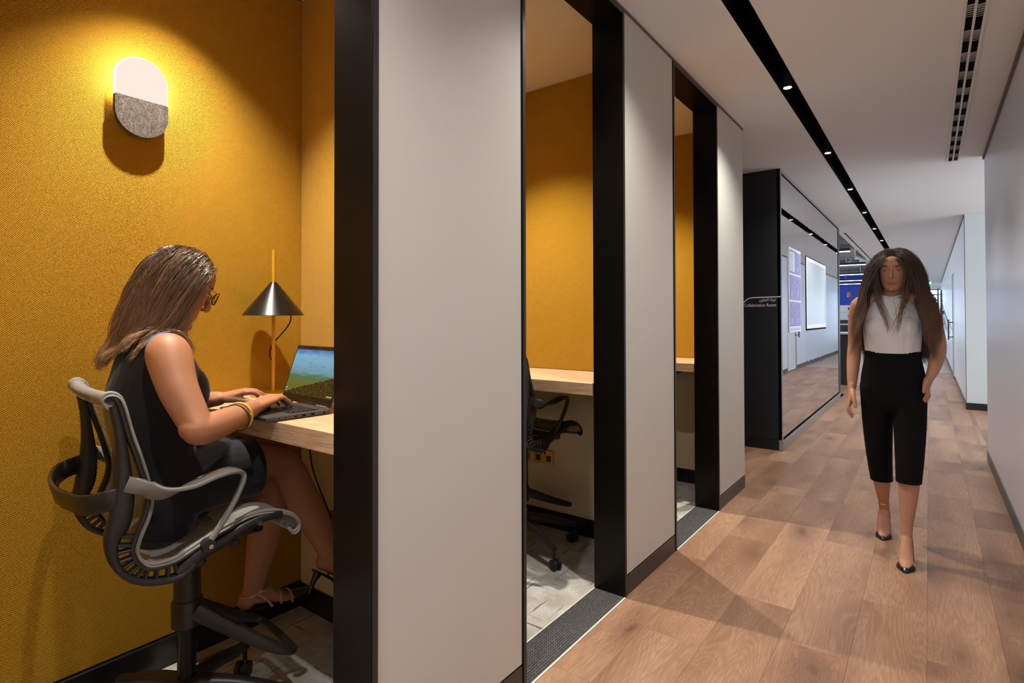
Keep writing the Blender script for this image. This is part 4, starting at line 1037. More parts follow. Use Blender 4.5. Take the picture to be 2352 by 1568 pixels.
def grow_hair(root, base, Cc, R, s, mat, n, clumps, length, keep, flow, colliders, gravity, seed, K=20, wave=.004, rad=.0008, layer=.022, spread=.5, curl=3.0, g0=.12):
    rg = np.random.default_rng(seed); Cc = np.array(Cc)
    D = rg.normal(size=(n*6, 3)); D /= np.linalg.norm(D, axis=1)[:, None]
    D = D[keep(D)][:n]; n = len(D)
    loc = D*np.array([.0770, .1015, .1200])*s+np.array([0, -.001, .001])
    P = Cc+loc@R.T; N = (D/np.array([.0745, .0985, .1165])); N /= np.linalg.norm(N, axis=1)[:, None]; Nw = N@R.T
    lay = (rg.random(n)**1.3)*layer+.001
    L = length(D, rg); ds = L/(K-1)
    V = flow(D)@R.T; V += rg.normal(size=V.shape)*.10; V -= Nw*(V*Nw).sum(1)[:, None]; V /= np.linalg.norm(V, axis=1)[:, None]
    V = V+Nw*.14; pts = [P-Nw*.003]; G = gravity(D)
    for i in range(K-1):
        t = i/(K-1); g = g0+.30*min(1, t*2.2)
        V = V*(1-g)+G*g+rg.normal(size=V.shape)*.02; V /= np.linalg.norm(V, axis=1)[:, None]
        Pn = P+V*ds[:, None]
        for (c, rr, Rc, k) in colliders:
            q = (Pn-np.array(c))@Rc; r3 = np.array(rr)[None]+(lay*k*min(1, .12+t*1.7))[:, None]
            h = np.linalg.norm(q/r3, axis=1); m = h < 1
            Pn[m] = np.array(c)+(q[m]/h[m][:, None])@Rc.T
        V = Pn-P; V /= np.maximum(np.linalg.norm(V, axis=1), 1e-6)[:, None]; P = Pn; pts.append(P.copy())
    S = np.stack(pts, 1)                                  # n, K, 3
    gi = rg.choice(n, clumps, replace=False)
    d2 = ((S[:, 0][:, None]-S[gi, 0][None])**2).sum(2); own = gi[d2.argmin(1)]
    t = np.linspace(0, 1, K)[None, :, None]
    S = S+(S[own]-S)*(t**1.1)*spread
    ph = rg.random(n)*.9+rg.random(n)[own]*6.28
    amp = wave*(.4+.9*rg.random(n))
    u = np.cross(S[:, -1]-S[:, 0], Nw); u /= np.maximum(np.linalg.norm(u, axis=1), 1e-6)[:, None]
    S = S+u[:, None]*(np.sin(t[..., 0]*curl*2*math.pi+ph[:, None])*amp[:, None]*t[..., 0]**.8)[..., None]+Nw[:, None]*(np.cos(t[..., 0]*curl*2*math.pi+ph[:, None])*amp[:, None]*t[..., 0]*.6)[..., None]
    T = np.gradient(S, axis=1); T /= np.maximum(np.linalg.norm(T, axis=2), 1e-9)[..., None]
    A = np.cross(T, np.broadcast_to(Nw[:, None], T.shape)); A /= np.maximum(np.linalg.norm(A, axis=2), 1e-6)[..., None]; B = np.cross(T, A)
    rr = rad*(1.0-.65*t**2)*np.ones((n, 1, 1))
    vs = np.stack([S+(A*math.cos(a)*1.5+B*math.sin(a))*rr for a in (0, 2.094, 4.189)], 2)     # n,K,3,3
    vid = np.arange(n*K*3).reshape(n, K, 3); nx = np.roll(vid, -1, 2)
    f = np.stack([vid[:, :-1], nx[:, :-1], nx[:, 1:], vid[:, 1:]], -1).reshape(-1, 4)
    rnd = np.repeat(np.clip(.5*rg.random(n)+.6*rg.random(n)[own]-.05, 0, 1), K*3); al = np.broadcast_to(t*np.ones((n, 1, 1)), (n, K, 3)).ravel()
    return fast_mesh('hair', vs.reshape(-1, 3), f, [mat], root, base, {'rnd': rnd, 'along': al.copy()})

def sitting_woman():
    base = (-1.85, .70, 0)
    root = thing('person', 'woman in a black sleeveless dress and glasses typing at a laptop on a grey stool', 'person', base)
    sk = skin_mat('skin_tan', (.42, .190, .100), (.050, .026, .014)); SKIN[root.name] = sk
    Hc = np.array((-1.85, .742, 1.383)); Hr = frame((.10, 1, -.46), (0, .4, 1))
    b = MB()
    # torso
    limb(b, [(-1.85, .680, .71), (-1.85, .682, .80), (-1.845, .682, .92), (-1.845, .685, 1.03), (-1.845, .685, 1.13), (-1.848, .675, 1.19), (-1.85, .680, 1.215)],
         [(.140, .080), (.146, .084), (.128, .086), (.140, .105), (.150, .095), (.125, .066), (.07, .05)], n=28)
    limb(b, [(-1.85, .672, 1.19), (-1.85, .695, 1.24), (-1.85, .722, 1.30)], [(.058, .055), (.050, .052), (.048, .052)])
    for s in (-1, 1): b.ball((-1.845+s*.064, .742, 1.070), (.056, .052, .060), 16, 10)
    add_head(b, Hc, Hr, 1.0)
    # right arm (near), left arm (far)
    limb(b, [(-1.72, .660, 1.195), (-1.672, .652, 1.182), (-1.610, .650, 1.10), (-1.560, .662, 1.03), (-1.527, .668, .992)], [.043, .0560, .0490, .0420, .0360], n=36, sub=9)
    limb(b, [(-1.535, .655, .995), (-1.528, .672, .988), (-1.556, .730, .992), (-1.606, .812, 1.0), (-1.648, .880, 1.010)], [.032, .0375, .0390, .0325, .0240], n=32, sub=9)
    add_hand(b, (-1.650, .884, 1.012), (-1.690, .958, 1.026), [(-1.742, 1.018, .9945), (-1.722, 1.034, .9945), (-1.700, 1.036, .9945), (-1.675, 1.022, .9945)], (0, -.25, 1), (1, .4, 0), [(-1.706, .925, 1.006), (-1.728, .962, .998), (-1.746, .985, .9945)])
    limb(b, [(-1.965, .680, 1.195), (-2.000, .698, 1.178), (-2.045, .735, 1.09), (-2.085, .775, .995)], [.045, .058, .050, .040], n=22)
    limb(b, [(-2.085, .770, .992), (-2.068, .795, .990), (-2.010, .850, .998), (-1.935, .912, 1.010)], [.040, .042, .034, .0245], n=22)
    add_hand(b, (-1.932, .915, 1.012), (-1.892, .982, 1.030), [(-1.842, 1.032, .9945), (-1.858, 1.052, .9945), (-1.878, 1.055, .9945), (-1.898, 1.042, .9945)], (0, -.25, 1), (-1, .5, 0), [(-1.884, .945, 1.008), (-1.862, .972, .999), (-1.842, .990, .9945)])
    # right leg crossed over the left
    limb(b, [(-1.785, .710, .772), (-1.768, .78, .795), (-1.785, .92, .805), (-1.822, 1.045, .785), (-1.832, 1.090, .760)], [.066, .080, .074, .060, .056], n=36, sub=8)
    limb(b, [(-1.832, 1.080, .775), (-1.833, 1.112, .735), (-1.822, 1.145, .655), (-1.808, 1.170, .590), (-1.795, 1.205, .510), (-1.782, 1.228, .435), (-1.780, 1.235, .405)], [.050, .055, .057, .060, .047, .035, .034], n=24)
    limb(b, [(-1.780, 1.220, .395), (-1.779, 1.256, .366), (-1.778, 1.302, .312), (-1.777, 1.330, .278)], [(.032, .030), (.034, .030), (.038, .019), (.030, .011)], n=18)
    b.ball((-1.780, 1.218, .392), (.028, .030, .030), 14, 10)
    # left leg, foot on the ring
    limb(b, [(-1.922, .710, .755), (-1.940, .78, .762), (-1.945, .92, .757), (-1.938, 1.055, .722), (-1.935, 1.095, .698)], [.066, .079, .073, .060, .055], n=24)
    limb(b, [(-1.935, 1.088, .715), (-1.936, 1.112, .665), (-1.938, 1.098, .58), (-1.941, 1.080, .50), (-1.946, 1.063, .41), (-1.950, 1.046, .33), (-1.950, 1.043, .30)], [.050, .055, .058, .058, .047, .036, .035], n=24)
    limb(b, [(-1.950, 1.030, .292), (-1.950, 1.085, .278), (-1.950, 1.150, .243), (-1.950, 1.205, .226)], [(.032, .032), (.034, .031), (.038, .020), (.030, .011)], n=18)
    b.ball((-1.950, 1.018, .278), (.028, .031, .032), 14, 10)
    v, f, e = remesh(b, .0028, 5)
    v = sculpt_face(v, Hc, Hr, 1.0)
    hl = lambda q: ((q[:, 1] < .035) & (q[:, 2] > -.055) & (np.abs(q[:, 0]) < .0745+.0*q[:, 2])) | ((q[:, 2] > .066) & (q[:, 1] < .085)) | (q[:, 2] > .085)
    lip, sc = face_attrs(v, Hc, Hr, 1.0, hl)
    fast_mesh('body', v, f, [sk], root, base, {'lip': lip, 'scalp': sc})
    eyes(root, base, Hc, Hr, 1.0, .55)
    # dress
    cl = NT('black_crepe'); p = cl.coord('Object'); nz = cl.noise(p, 500, 2); fold = cl.noise(cl.n('Mapping', None, Vector=p, Scale=(1, 1, .5)).outputs[0], 9, 3, .5)
    M['black_dress'] = cl.done(cl.pbr((.0062, .0070, .0110), .75, 0, cl.bump(cl.math('ADD', cl.math('MULTIPLY', nz, .06), fold), .55, .012), Sheen_Weight=.25, Sheen_Roughness=.4, Specular_IOR_Level=.3))
    d = MB()
    limb(d, [(-1.85, .685, .700), (-1.85, .688, .78), (-1.848, .684, .90), (-1.846, .682, 1.01), (-1.846, .684, 1.10), (-1.848, .676, 1.165), (-1.850, .672, 1.208), (-1.85, .678, 1.236), (-1.85, .682, 1.246)],
         [(.176, .096), (.182, .102), (.150, .098), (.154, .120), (.153, .114), (.145, .090), (.118, .068), (.078, .064), (.062, .058)], n=32, cap1=False)
    for s in (-1, 1): d.ball((-1.845+s*.056, .746, 1.064), (.078, .062, .080), 18, 12)
    limb(d, [(-1.845, .776, 1.06), (-1.845, .776, .98), (-1.845, .765, .90)], [(.100, .035), (.10, .04), (.10, .04)], n=24)
    limb(d, [(-1.848, .655, .760), (-1.848, .70, .778), (-1.850, .80, .790), (-1.855, .90, .789), (-1.858, .945, .786)], [(.170, .080), (.184, .102), (.182, .106), (.178, .100), (.174, .098)], n=36, cap1=False)
    for (x, z, r) in ((-1.768, .800, .096), (-1.945, .766, .094)):
        limb(d, [(x+.012, .715, z-.01), (x, .82, z), (x-.005, .946, z-.002)], [r, r, r-.002], n=24, cap1=False)
    dv, df, de = remesh(d, .0038, 5)
    # hem kept open at its front face, neck hole open
    dv, df = cut(dv, df, lambda c: ~((c[:, 1] > .941)) & ~((c[:, 2] > 1.238)), [(1, .941, ALL), (2, 1.239, ALL)])
    o = fast_mesh('dress', dv, df, [M['black_dress']], root, base); o['label'] = 'black sleeveless dress'
    # blue strap at the shoulder
    M['blue_strap'] = plain('blue_strap', (.05, .16, .45), .4)
    sp = MB(); sp.band(spline([(-1.706, .606, 1.212), (-1.702, .622, 1.230), (-1.702, .642, 1.241), (-1.706, .668, 1.246)], 5), .0105, .0022, (1, .1, -.1)).build('shoulder_strap', M['blue_strap'], root, smooth=40)
    # jewellery
    M['gold'] = plain('gold', (.80, .52, .12), .22, 1.0); M['yellow_enamel'] = plain('yellow_enamel', (.78, .58, .06), .3)
    def ring_at(c, ax, r, tr, name, mat, flat=1.0):
        ax = np.array(ax, float)/np.linalg.norm(ax); u = np.cross(ax, (0, 0, 1)); u /= np.linalg.norm(u); w_ = np.cross(ax, u)
        P = [np.array(c)+r*(u*math.cos(a)+w_*math.sin(a)) for a in np.linspace(0, 2*math.pi, 33)]
        return MB().tube(P, tr, 8, flat).build(name, mat, root, smooth=60)
    ring_at((-1.610, .818, .998), (-.52, .84, .10), .0385, .0030, 'bangle', M['yellow_enamel'])
    ring_at((-1.604, .806, .995), (-.48, .86, .22), .0400, .0016, 'hair_tie', M['rubber'])
    ring_at((-1.978, .868, 1.001), (.68, .72, .10), .0335, .0055, 'bracelet', M['gold'], .5)
    MB().box(-1.575, -1.569, .826, .834, 1.0, 1.012, c=.002).build('bangle_clasp', M['gold'], root)
    # glasses
    M['tortoise'] = plain('tortoise_frame', (.06, .030, .022), .2, noise=.5, scale=90)
    loc = lambda q: Hc+Hr@np.array(q)
    g = MB()
    for s in (-1, 1):
        pts = [loc((s*.034+.025*math.cos(a), .112-.010*abs(math.cos(a)*.5+s*.0)-.10*max(0, abs(s*.034+.025*math.cos(a))-.034)**1.0, .006+.0205*math.sin(a)-.0)) for a in np.linspace(0, 2*math.pi, 25)]
        g.tube(pts, .0021, 6)
    g.tube([loc((-.010, .113, .012)), loc((0, .1155, .015)), loc((.010, .113, .012))], .0018, 6)
    fr_ = g.build('glasses', M['tortoise'], root, smooth=60)
    for s in (-1, 1):
        t_ = MB(); t_.tube([loc((s*.058, .108, .014)), loc((s*.074, .09, .015)), loc((s*.079, .02, .013)), loc((s*.077, -.025, .005))], .0013, 6); t_.build('temple', M['brass'], fr_, smooth=60)
        ln = MB(); ln.add([tuple(loc((s*.034+.0235*math.cos(a), .1085-.10*max(0, abs(s*.034+.0235*math.cos(a))-.034), .006+.019*math.sin(a)))) for a in np.linspace(0, 2*math.pi, 24, endpoint=False)], [tuple(range(24))]); ln.build('lens', M['glass_thin'], fr_)
    # studded sandals
    M['nude_strap'] = plain('nude_leather', (.45, .27, .20), .4); M['patent_black'] = plain('black_leather', (.012, .012, .012), .2)
    def sandal(o, along, up, side):
        o, a, u, s = (np.array(q, float) for q in (o, along, up, side)); a /= np.linalg.norm(a); u -= a*(u@a); u /= np.linalg.norm(u); s = np.cross(a, u)
        pt = lambda x, y, z: o+a*y+u*z+s*x
        k = MB()
        outl = [(-.024, -.035), (-.030, .0), (-.028, .06), (-.038, .12), (-.030, .18), (0, .245), (.030, .18), (.036, .12), (.028, .06), (.030, .0), (.024, -.035), (0, -.045)]
        sole_z = lambda y: .020-.155*max(0, y-.02)*0 - .0
        k.rings([[tuple(pt(x, y, z-.24*max(0, min(y-.03, .11)))) for x, y in outl] for z in (-.004, .002)])
        so = k.build('sandal_sole', M['patent_black'], root, smooth=50)
        h = MB(); h.tube([pt(0, -.022, -.004), pt(0, -.024, -.03), pt(0, -.018, -.075)], [.016, .010, .006], 10); h.build('heel', M['patent_black'], so, smooth=50)
        tc = MB(); R_ = []
        for y, w_, hh in ((.140, .037, .030), (.170, .032, .026), (.205, .020, .018), (.247, .004, .006)):
            z0 = -.0300; R_.append([tuple(pt(w_*math.cos(t), y, z0+max(0, hh*math.sin(t)))) for t in np.linspace(0, 2*math.pi, 16, endpoint=False)])
        tc.rings(R_); tc.build('toe_cap', M['patent_black'], so, smooth=60)
        # straps: ankle loop, centre strap, two instep loops
        st = MB(); studs = MB()
        def strap(P, wd):
            Q = spline([pt(*q) for q in P], 4); st.band(Q, .0085, .0022, Vector(wd))
            for i in range(1, len(Q), 3):
                c = np.array(Q[i]); n = c-pt(0, float((c-o)@a), .02); n /= np.linalg.norm(n); studs.ball(tuple(c+n*.0018), .0024, 6, 4)
        ank = [(.037*math.cos(t), .008+.041*math.sin(t), .055+.008*math.sin(t)) for t in np.linspace(0, 2*math.pi, 13)]
        strap(ank, u)
        for x0 in (-1, 1):
            strap([(x0*.037, .012, .052), (x0*.036, .045, .020), (x0*.037, .065, -.012)], a)
            strap([(x0*.037, .018, .053), (x0*.027, .052, .052), (0, .082, .049)], u)
        strap([(-.039, .100, -.016), (-.037, .100, .008), (-.020, .102, .025), (0, .103, .030), (.020, .102, .025), (.037, .100, .008), (.039, .100, -.016)], a)
        strap([(-.041, .142, -.028), (-.038, .142, -.010), (-.022, .145, .003), (0, .147, .008), (.022, .145, .003), (.038, .142, -.010), (.041, .142, -.028)], a)
        s2 = st.build('sandal_straps', M['nude_strap'], so, smooth=50); tag(studs.build('studs', M['gold'], so, smooth=60), kind='stuff')
    sandal((-1.950, 1.030, .250), (0, 1, .02), (0, 0, 1), None or (1, 0, 0))
    sandal((-1.779, 1.212, .352), (0, .74, -.50), (0, .5, .74), (1, 0, 0))
    # hair: swept back from the face, falling on the back
    hm = hair_mat('hair_brown', (.060, .028, .013), (.20, .105, .054), (.38, .215, .115), .29)
    I3 = np.eye(3)
    col = [(tuple(Hc+Hr@np.array((0, -.001, .001))), (.0770, .1015, .1200), Hr, 1.0), ((-1.85, .690, 1.235), (.062, .066, .09), I3, .8), ((-1.848, .676, 1.09), (.158, .120, .150), I3, .9), ((-1.848, .672, 1.190), (.138, .082, .060), I3, .6), ((-1.70, .655, 1.180), (.085, .075, .075), I3, .4), ((-2.0, .655, 1.175), (.075, .07, .07), I3, .4)]
    def keep(D):
        x, y, z = D.T
        face = (y > .42) & (z < .60); cheek = (y > .18) & (z < .05); nape = (z < -.52); ear = (np.abs(x) > .8) & (z < -.25) & (y > -.25)
        return ~(face | cheek | nape | ear)
    def flow(D):
        x, y, z = D.T; sg = np.where(x+.12*np.sin(x*971+z*613) > -.06, 1.0, -1.0)
        return np.stack([sg*(.55*np.clip(z, 0, 1)+.05), np.where((x > .45) & (y > -.1), -.40, -.75-.35*np.clip(y, 0, 1)), -.25-.45*np.clip(1-z, 0, 1)], 1)
    def grav(D):
        x, y, z = D.T; fr = (y > .30) & (x < -.45)
        g = np.stack([np.where(x > 0, -.12, .05), np.where(fr, .05, np.where((x > .45) & (y > -.1), -.15, -.22-.34*np.clip(y, 0, 1))), np.where(fr, -1.0, -.92)], 1); return g/np.linalg.norm(g, axis=1)[:, None]
    ln = lambda D, rg: .222+.11*((D[:, 1] > .30) & (D[:, 0] < -.45))+.05*rg.random(len(D))+.055*np.clip(D[:, 1], 0, 1)+.05*np.clip(D[:, 2], 0, 1)
    grow_hair(root, base, Hc, Hr, 1.0, hm, 8000, 230, ln, keep, flow, col, grav, 3, K=17, wave=.012, rad=.00058, layer=.026, spread=.55, curl=1.35)
gt = NT('lens_glass'); _f = gt.n('LayerWeight', None, Blend=.25).outputs[0]
M['glass_thin'] = gt.done(gt.n('MixShader', None, i0=gt.math('MULTIPLY', _f, .6), i1=gt.n('BsdfTransparent', None, Color=(.92, .93, .93)).outputs[0], i2=gt.n('BsdfGlossy', None, Roughness=.03).outputs[0]).outputs[0])
sitting_woman()

def walking_woman():
    base = (-.165, 3.72, 0)
    root = thing('person', 'woman with long brown hair, white sleeveless top and black trousers walking down the corridor', 'person', base)
    sk = skin_mat('skin_warm', (.48, .235, .140), (.030, .015, .009)); SKIN[root.name] = sk
    Hc = np.array((-.152, 3.700, 1.545)); Hr = frame((-.10, -1, -.16), (.03, -.1, 1))
    b = MB(); X0 = -.165
    limb(b, [(X0, 3.72, .86), (X0, 3.72, .94), (X0, 3.715, 1.03), (X0, 3.71, 1.12), (X0, 3.71, 1.21), (X0, 3.715, 1.30), (X0, 3.72, 1.36), (X0, 3.72, 1.395)],
         [(.135, .095), (.142, .10), (.122, .085), (.108, .078), (.122, .088), (.135, .085), (.115, .058), (.06, .045)], n=28)
    for s in (-1, 1): limb(b, [(X0+s*.025, 3.726, 1.415), (X0+s*.075, 3.726, 1.388), (X0+s*.135, 3.722, 1.362)], [.030, .036, .042])
    limb(b, [(X0, 3.722, 1.37), (X0+.004, 3.718, 1.42), (X0+.010, 3.708, 1.47)], [(.052, .050), (.046, .048), (.046, .048)])
    for s in (-1, 1): b.ball((X0+s*.055, 3.655, 1.235), (.050, .044, .052), 16, 10)
    add_head(b, Hc, Hr, .98)
    # her right arm (left in the picture) hangs, her left hand rests in the pocket
    limb(b, [(X0-.115, 3.72, 1.365), (X0-.152, 3.722, 1.352), (X0-.170, 3.735, 1.26), (X0-.178, 3.752, 1.16), (X0-.184, 3.758, 1.105)], [.038, .046, .041, .036, .033], n=20)
    limb(b, [(X0-.184, 3.758, 1.11), (X0-.186, 3.750, 1.05), (X0-.190, 3.722, .96), (X0-.192, 3.700, .885)], [.033, .035, .029, .0215], n=20)
    add_hand(b, (X0-.192, 3.698, .882), (X0-.196, 3.680, .805), [(X0-.180, 3.640, .738), (X0-.186, 3.650, .722), (X0-.192, 3.664, .722), (X0-.196, 3.680, .735)], (-1, .15, 0), (0, 1, 0), [(X0-.182, 3.652, .845), (X0-.174, 3.636, .812), (X0-.168, 3.628, .785)])
    limb(b, [(X0+.115, 3.72, 1.365), (X0+.152, 3.722, 1.352), (X0+.178, 3.745, 1.26), (X0+.200, 3.770, 1.17), (X0+.206, 3.775, 1.125)], [.038, .046, .041, .036, .033], n=20)
    limb(b, [(X0+.206, 3.775, 1.13), (X0+.200, 3.758, 1.08), (X0+.182, 3.715, 1.01), (X0+.166, 3.690, .965)], [.033, .035, .029, .022], n=20)
    add_hand(b, (X0+.166, 3.690, .962), (X0+.146, 3.668, .900), [(X0+.128, 3.655, .838), (X0+.130, 3.662, .826), (X0+.134, 3.672, .826), (X0+.138, 3.682, .836)], (.8, -.5, .2), (.3, .9, 0), [(X0+.146, 3.640, .940), (X0+.142, 3.622, .915), (X0+.138, 3.615, .892)])
    # legs mid-stride: her right leg behind, her left leg in front
    def leg(hip, knee, ankle, toe, ball):
        limb(b, [hip, tuple(np.array(hip)*.5+np.array(knee)*.5), knee], [.078, .064, .048], n=20)
        k, a = np.array(knee), np.array(ankle)
        limb(b, [k, k+(a-k)*.25+np.array((0, .012, 0)), k+(a-k)*.55+np.array((0, .008, 0)), k+(a-k)*.85, a], [.047, .049, .040, .0275, .027], n=20)
        limb(b, [a+np.array((0, .012, -.012)), a*.55+np.array(ball)*.45+np.array((0, 0, .006)), ball, toe], [(.026, .028), (.028, .026), (.033, .019), (.018, .010)], n=16)
        b.ball(tuple(a+np.array((0, .022, -.022))), (.022, .024, .026), 12, 8)
    RA, LA = (X0-.060, 3.985, .150), (X0+.058, 3.590, .140)
    leg((X0-.075, 3.72, .90), (X0-.070, 3.770, .50), RA, (X0-.062, 3.865, .020), (X0-.061, 3.905, .036))
    leg((X0+.075, 3.72, .90), (X0+.075, 3.615, .505), LA, (X0+.056, 3.445, .020), (X0+.057, 3.490, .036))
    v, f, e = remesh(b, .003, 3)
    v = sculpt_face(v, Hc, Hr, .98)
    hl = lambda q: ((q[:, 1] < .030) & (q[:, 2] > -.055)) | ((q[:, 2] > .070) & (q[:, 1] < .080)) | (q[:, 2] > .088)
    lip, sc = face_attrs(v, Hc, Hr, .98, hl)
    fast_mesh('body', v, f, [sk], root, base, {'lip': lip, 'scalp': sc})
    eyes(root, base, Hc, Hr, .98, .5)
    # white sleeveless top, gathered at the neck
    tp = NT('white_satin'); p = tp.coord('Object'); fold = tp.noise(tp.n('Mapping', None, Vector=p, Scale=(1, 1, .22)).outputs[0], 16, 3, .5)
    M['white_top'] = tp.done(tp.pbr((.68, .655, .63), .5, 0, tp.bump(fold, .5, .02), Sheen_Weight=.1, Specular_IOR_Level=.4))
    d = MB()
    limb(d, [(X0, 3.715, 1.085), (X0, 3.71, 1.12), (X0, 3.706, 1.20), (X0, 3.711, 1.29), (X0, 3.714, 1.35), (X0, 3.718, 1.388), (X0+.002, 3.716, 1.405)],
         [(.128, .098), (.130, .102), (.136, .106), (.136, .094), (.112, .072), (.070, .062), (.058, .057)], n=32, cap0=False, cap1=False)
    for s in (-1, 1): d.ball((X0+s*.045, 3.660, 1.225), (.080, .060, .078), 18, 12)
    dv, df, de = remesh(d, .0035, 5)
    dv, df = cut(dv, df, lambda c: (c[:, 2] > 1.090) & (c[:, 2] < 1.396), [(2, 1.088, ALL), (2, 1.397, ALL)])
    o = fast_mesh('sleeveless_top', dv, df, [M['white_top']], root, base); o['label'] = 'white sleeveless top'
    nk = MB(); nk.band(spline([(X0+.052, 3.69, 1.404), (X0+.03, 3.662, 1.396), (X0, 3.650, 1.388), (X0-.03, 3.662, 1.396), (X0-.05, 3.69, 1.404)], 5), .012, .003, (0, -.2, 1)).band(spline([(X0, 3.648, 1.390), (X0+.010, 3.630, 1.355), (X0+.018, 3.612, 1.30)], 5), .010, .003, (1, 0, 0)).build('neck_tie', M['white_top'], o, smooth=50)
    # black cropped trousers
    bt = NT('black_wool'); p = bt.coord('Object'); fold = bt.noise(bt.n('Mapping', None, Vector=p, Scale=(1, 1, .35)).outputs[0], 11, 3, .5)
    M['black_trousers'] = bt.done(bt.pbr((.0045, .0042, .0045), .85, 0, bt.bump(fold, .6, .02), Specular_IOR_Level=.12))
    d = MB()
    limb(d, [(X0, 3.72, .85), (X0, 3.72, .92), (X0, 3.717, 1.0), (X0, 3.714, 1.06), (X0, 3.714, 1.105)], [(.146, .105), (.152, .116), (.142, .108), (.130, .100), (.127, .097)], n=32, cap1=False)
    k = lambda a, q, t: tuple(np.array(a)*(1-t)+np.array(q)*t)
    limb(d, [(X0-.074, 3.72, .90), (X0-.074, 3.745, .70), (X0-.070, 3.775, .52), k((X0-.070, 3.775, .52), RA, .50)], [(.082, .092), (.074, .080), (.064, .070), (.055, .066)], n=24, cap1=False)
    limb(d, [(X0+.074, 3.72, .90), (X0+.076, 3.665, .70), (X0+.074, 3.612, .53), k((X0+.074, 3.612, .53), LA, .36)], [(.082, .092), (.074, .080), (.064, .070), (.056, .066)], n=24, cap1=False)
    dv, df, de = remesh(d, .0036, 5)
    dv, df = cut(dv, df, lambda c: (c[:, 2] < 1.098) & (c[:, 2] > .345) & ~((c[:, 0] > X0+.005) & (c[:, 2] < .415) & (c[:, 1] < 3.75)), [(2, 1.1, ALL), (2, .343, ALL), (2, .415, lambda q: q[:, 0] > X0+.005)])
    o = fast_mesh('trousers', dv, df, [M['black_trousers']], root, base); o['label'] = 'black cropped trousers'
    MB().rings([[(X0+.131*math.cos(a), 3.714-.101*math.sin(a), z) for a in np.linspace(0, 2*math.pi, 40, endpoint=False)] for z in (1.064, 1.098)], cap0=False, cap1=False).build('waistband', M['black_trousers'], o, smooth=50)
    # slingback heels with black toe caps
    def pump(a, heel, ball, toe, x):
        s = MB(); R_ = []
        cen = spline([heel, tuple(np.array(heel)*.5+np.array(ball)*.5+np.array((0, 0, -.010))), ball, (x, toe[1]+.045, .006), toe], 5); n = len(cen)
        wd = [(.022, .024, .034, .030, .005)[min(4, int(i/(n-1)*4))]*(1-((i/(n-1)*4) % 1))+(.022, .024, .034, .030, .005)[min(4, int(i/(n-1)*4)+1)]*((i/(n-1)*4) % 1) for i in range(n)]
        s.band(cen, [2*q for q in wd], .006, (1, 0, 0)); so = s.build('shoe_sole', M['patent_black'], root, smooth=50)
        h = MB(); h.tube([(x, heel[1]+.012, heel[2]), (x, heel[1]+.018, heel[2]*.5), (x, heel[1]+.014, .001)], [.015, .008, .005], 10); h.build('heel', M['patent_black'], so, smooth=50)
        c = MB(); R_ = []
        for t in np.linspace(0, 1, 7):
            y = toe[1]+.075*(1-t); w_ = .037*(1-t**1.7)+.004; hh = .034*(1-t**1.4)+.007
            R_.append([(x+w_*math.cos(q), y, .002+max(-.001, hh*math.sin(q))) for q in np.linspace(0, 2*math.pi, 18, endpoint=False)])
        c.rings(R_); c.build('toe_cap', M['patent_black'], so, smooth=60)
        up = MB(); up.tube([(x-.036, toe[1]+.075, .012), (x-.030, toe[1]+.066, .036), (x, toe[1]+.062, .045), (x+.030, toe[1]+.066, .036), (x+.036, toe[1]+.075, .012)], .004, 6); up.build('vamp_edge', M['nude_strap'], so, smooth=60)
        sd = MB()
        for q in (-1, 1): sd.band(spline([(x+q*.037, toe[1]+.08, .018), (x+q*.033, ball[1]+.05, .045), (x+q*.026, heel[1]-.01, heel[2]+.03), (x+q*.010, heel[1]+.022, heel[2]+.042)], 4), .014, .003, (0, 0, 1))
        sd.build('shoe_side', M['nude_strap'], so, smooth=50)
    pump(RA, (X0-.060, 4.005, .098), (X0-.061, 3.905, .012), (X0-.062, 3.840, .004), X0-.061)
    pump(LA, (X0+.058, 3.610, .088), (X0+.057, 3.490, .012), (X0+.056, 3.415, .004), X0+.057)
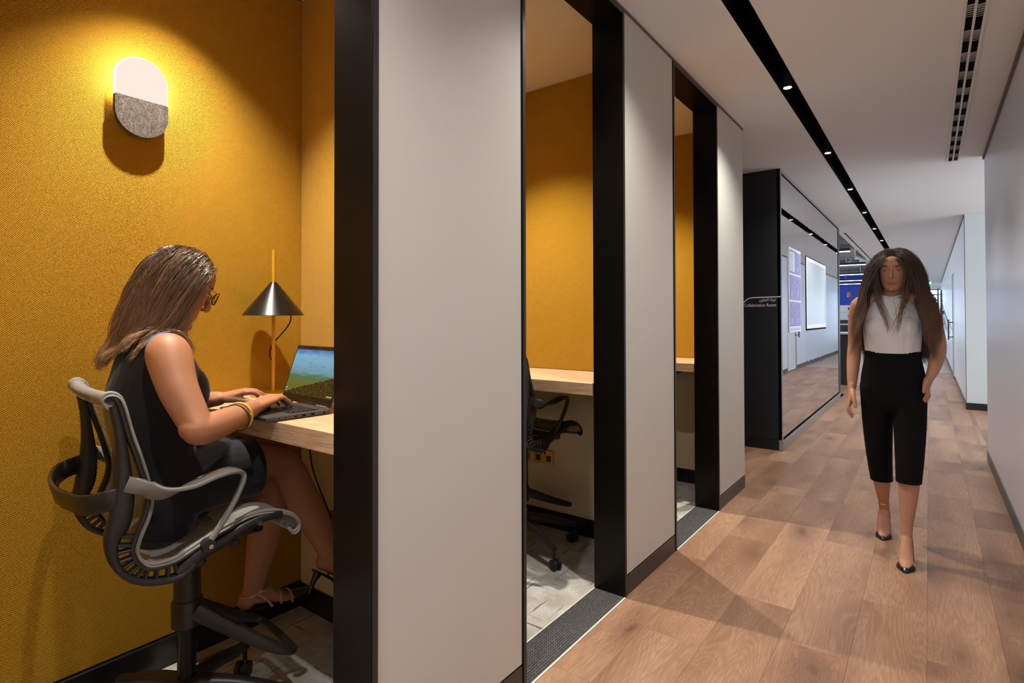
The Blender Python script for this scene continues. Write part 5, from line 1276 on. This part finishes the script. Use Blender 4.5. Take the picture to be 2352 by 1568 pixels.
    an = MB(); an.tube([(RA[0]-.001+.0335*math.cos(a), RA[1]-.019+.0335*math.sin(a), .186+.004*math.sin(a)) for a in np.linspace(0, 2*math.pi, 25)], .0026, 6); an.ball((RA[0]-.014, RA[1]-.050, .183), .006, 8, 6)
    an.build('anklet', M['gold'], root, smooth=60)
    # long loose hair
    hm = hair_mat('hair_dark_brown', (.018, .007, .0035), (.075, .028, .013), (.20, .085, .038), .40)
    I3 = np.eye(3)
    col = [(tuple(Hc+Hr@np.array((0, -.001, .001))*.98), (.0755, .0995, .1176), Hr, 1.2), (tuple(Hc+Hr@np.array((0, .150, -.02))), (.060, .100, .105), Hr, 0.0), ((X0, 3.715, 1.42), (.055, .055, .07), I3, .6), ((X0, 3.716, 1.24), (.142, .098, .155), I3, 1.2), ((X0, 3.64, 1.235), (.115, .055, .06), I3, .8), ((X0-.152, 3.722, 1.345), (.052, .052, .055), I3, .8), ((X0+.152, 3.722, 1.345), (.052, .052, .055), I3, .8)]
    def keep(D):
        x, y, z = D.T
        face = (y > .34) & (z < .60); cheek = (y > .15) & (z < .10); nape = (z < -.55); ear = (np.abs(x) > .85) & (z < -.25)
        return ~(face | cheek | nape | ear)
    def flow(D):
        x, y, z = D.T; sg = np.where(x+.10*np.sin(x*971+z*613) > .02, 1.0, -1.0)
        return np.stack([sg*(.85*np.clip(z, 0, 1)+.12), -.22-.22*np.clip(z, 0, 1)+0*y, -.35-.6*np.clip(1-z, 0, 1)], 1)
    def grav(D):
        x, y, z = D.T; sg = np.where(x+.10*np.sin(x*971+z*613) > .02, 1.0, -1.0); front = (y > -.30)
        # local x of the head is the world's -x here: she faces the viewer
        g = np.stack([-sg*(.15+.07*np.abs(x)), np.where(front, -.13, .04), -np.ones_like(x)], 1); return g/np.linalg.norm(g, axis=1)[:, None]
    ln = lambda D, rg: .43+.07*rg.random(len(D))+.03*np.abs(D[:, 0])
    grow_hair(root, base, Hc, Hr, .98, hm, 9500, 420, ln, keep, flow, col, grav, 8, K=16, wave=.011, rad=.00062, layer=.034, spread=.45, curl=2.0, g0=.22)
walking_woman()
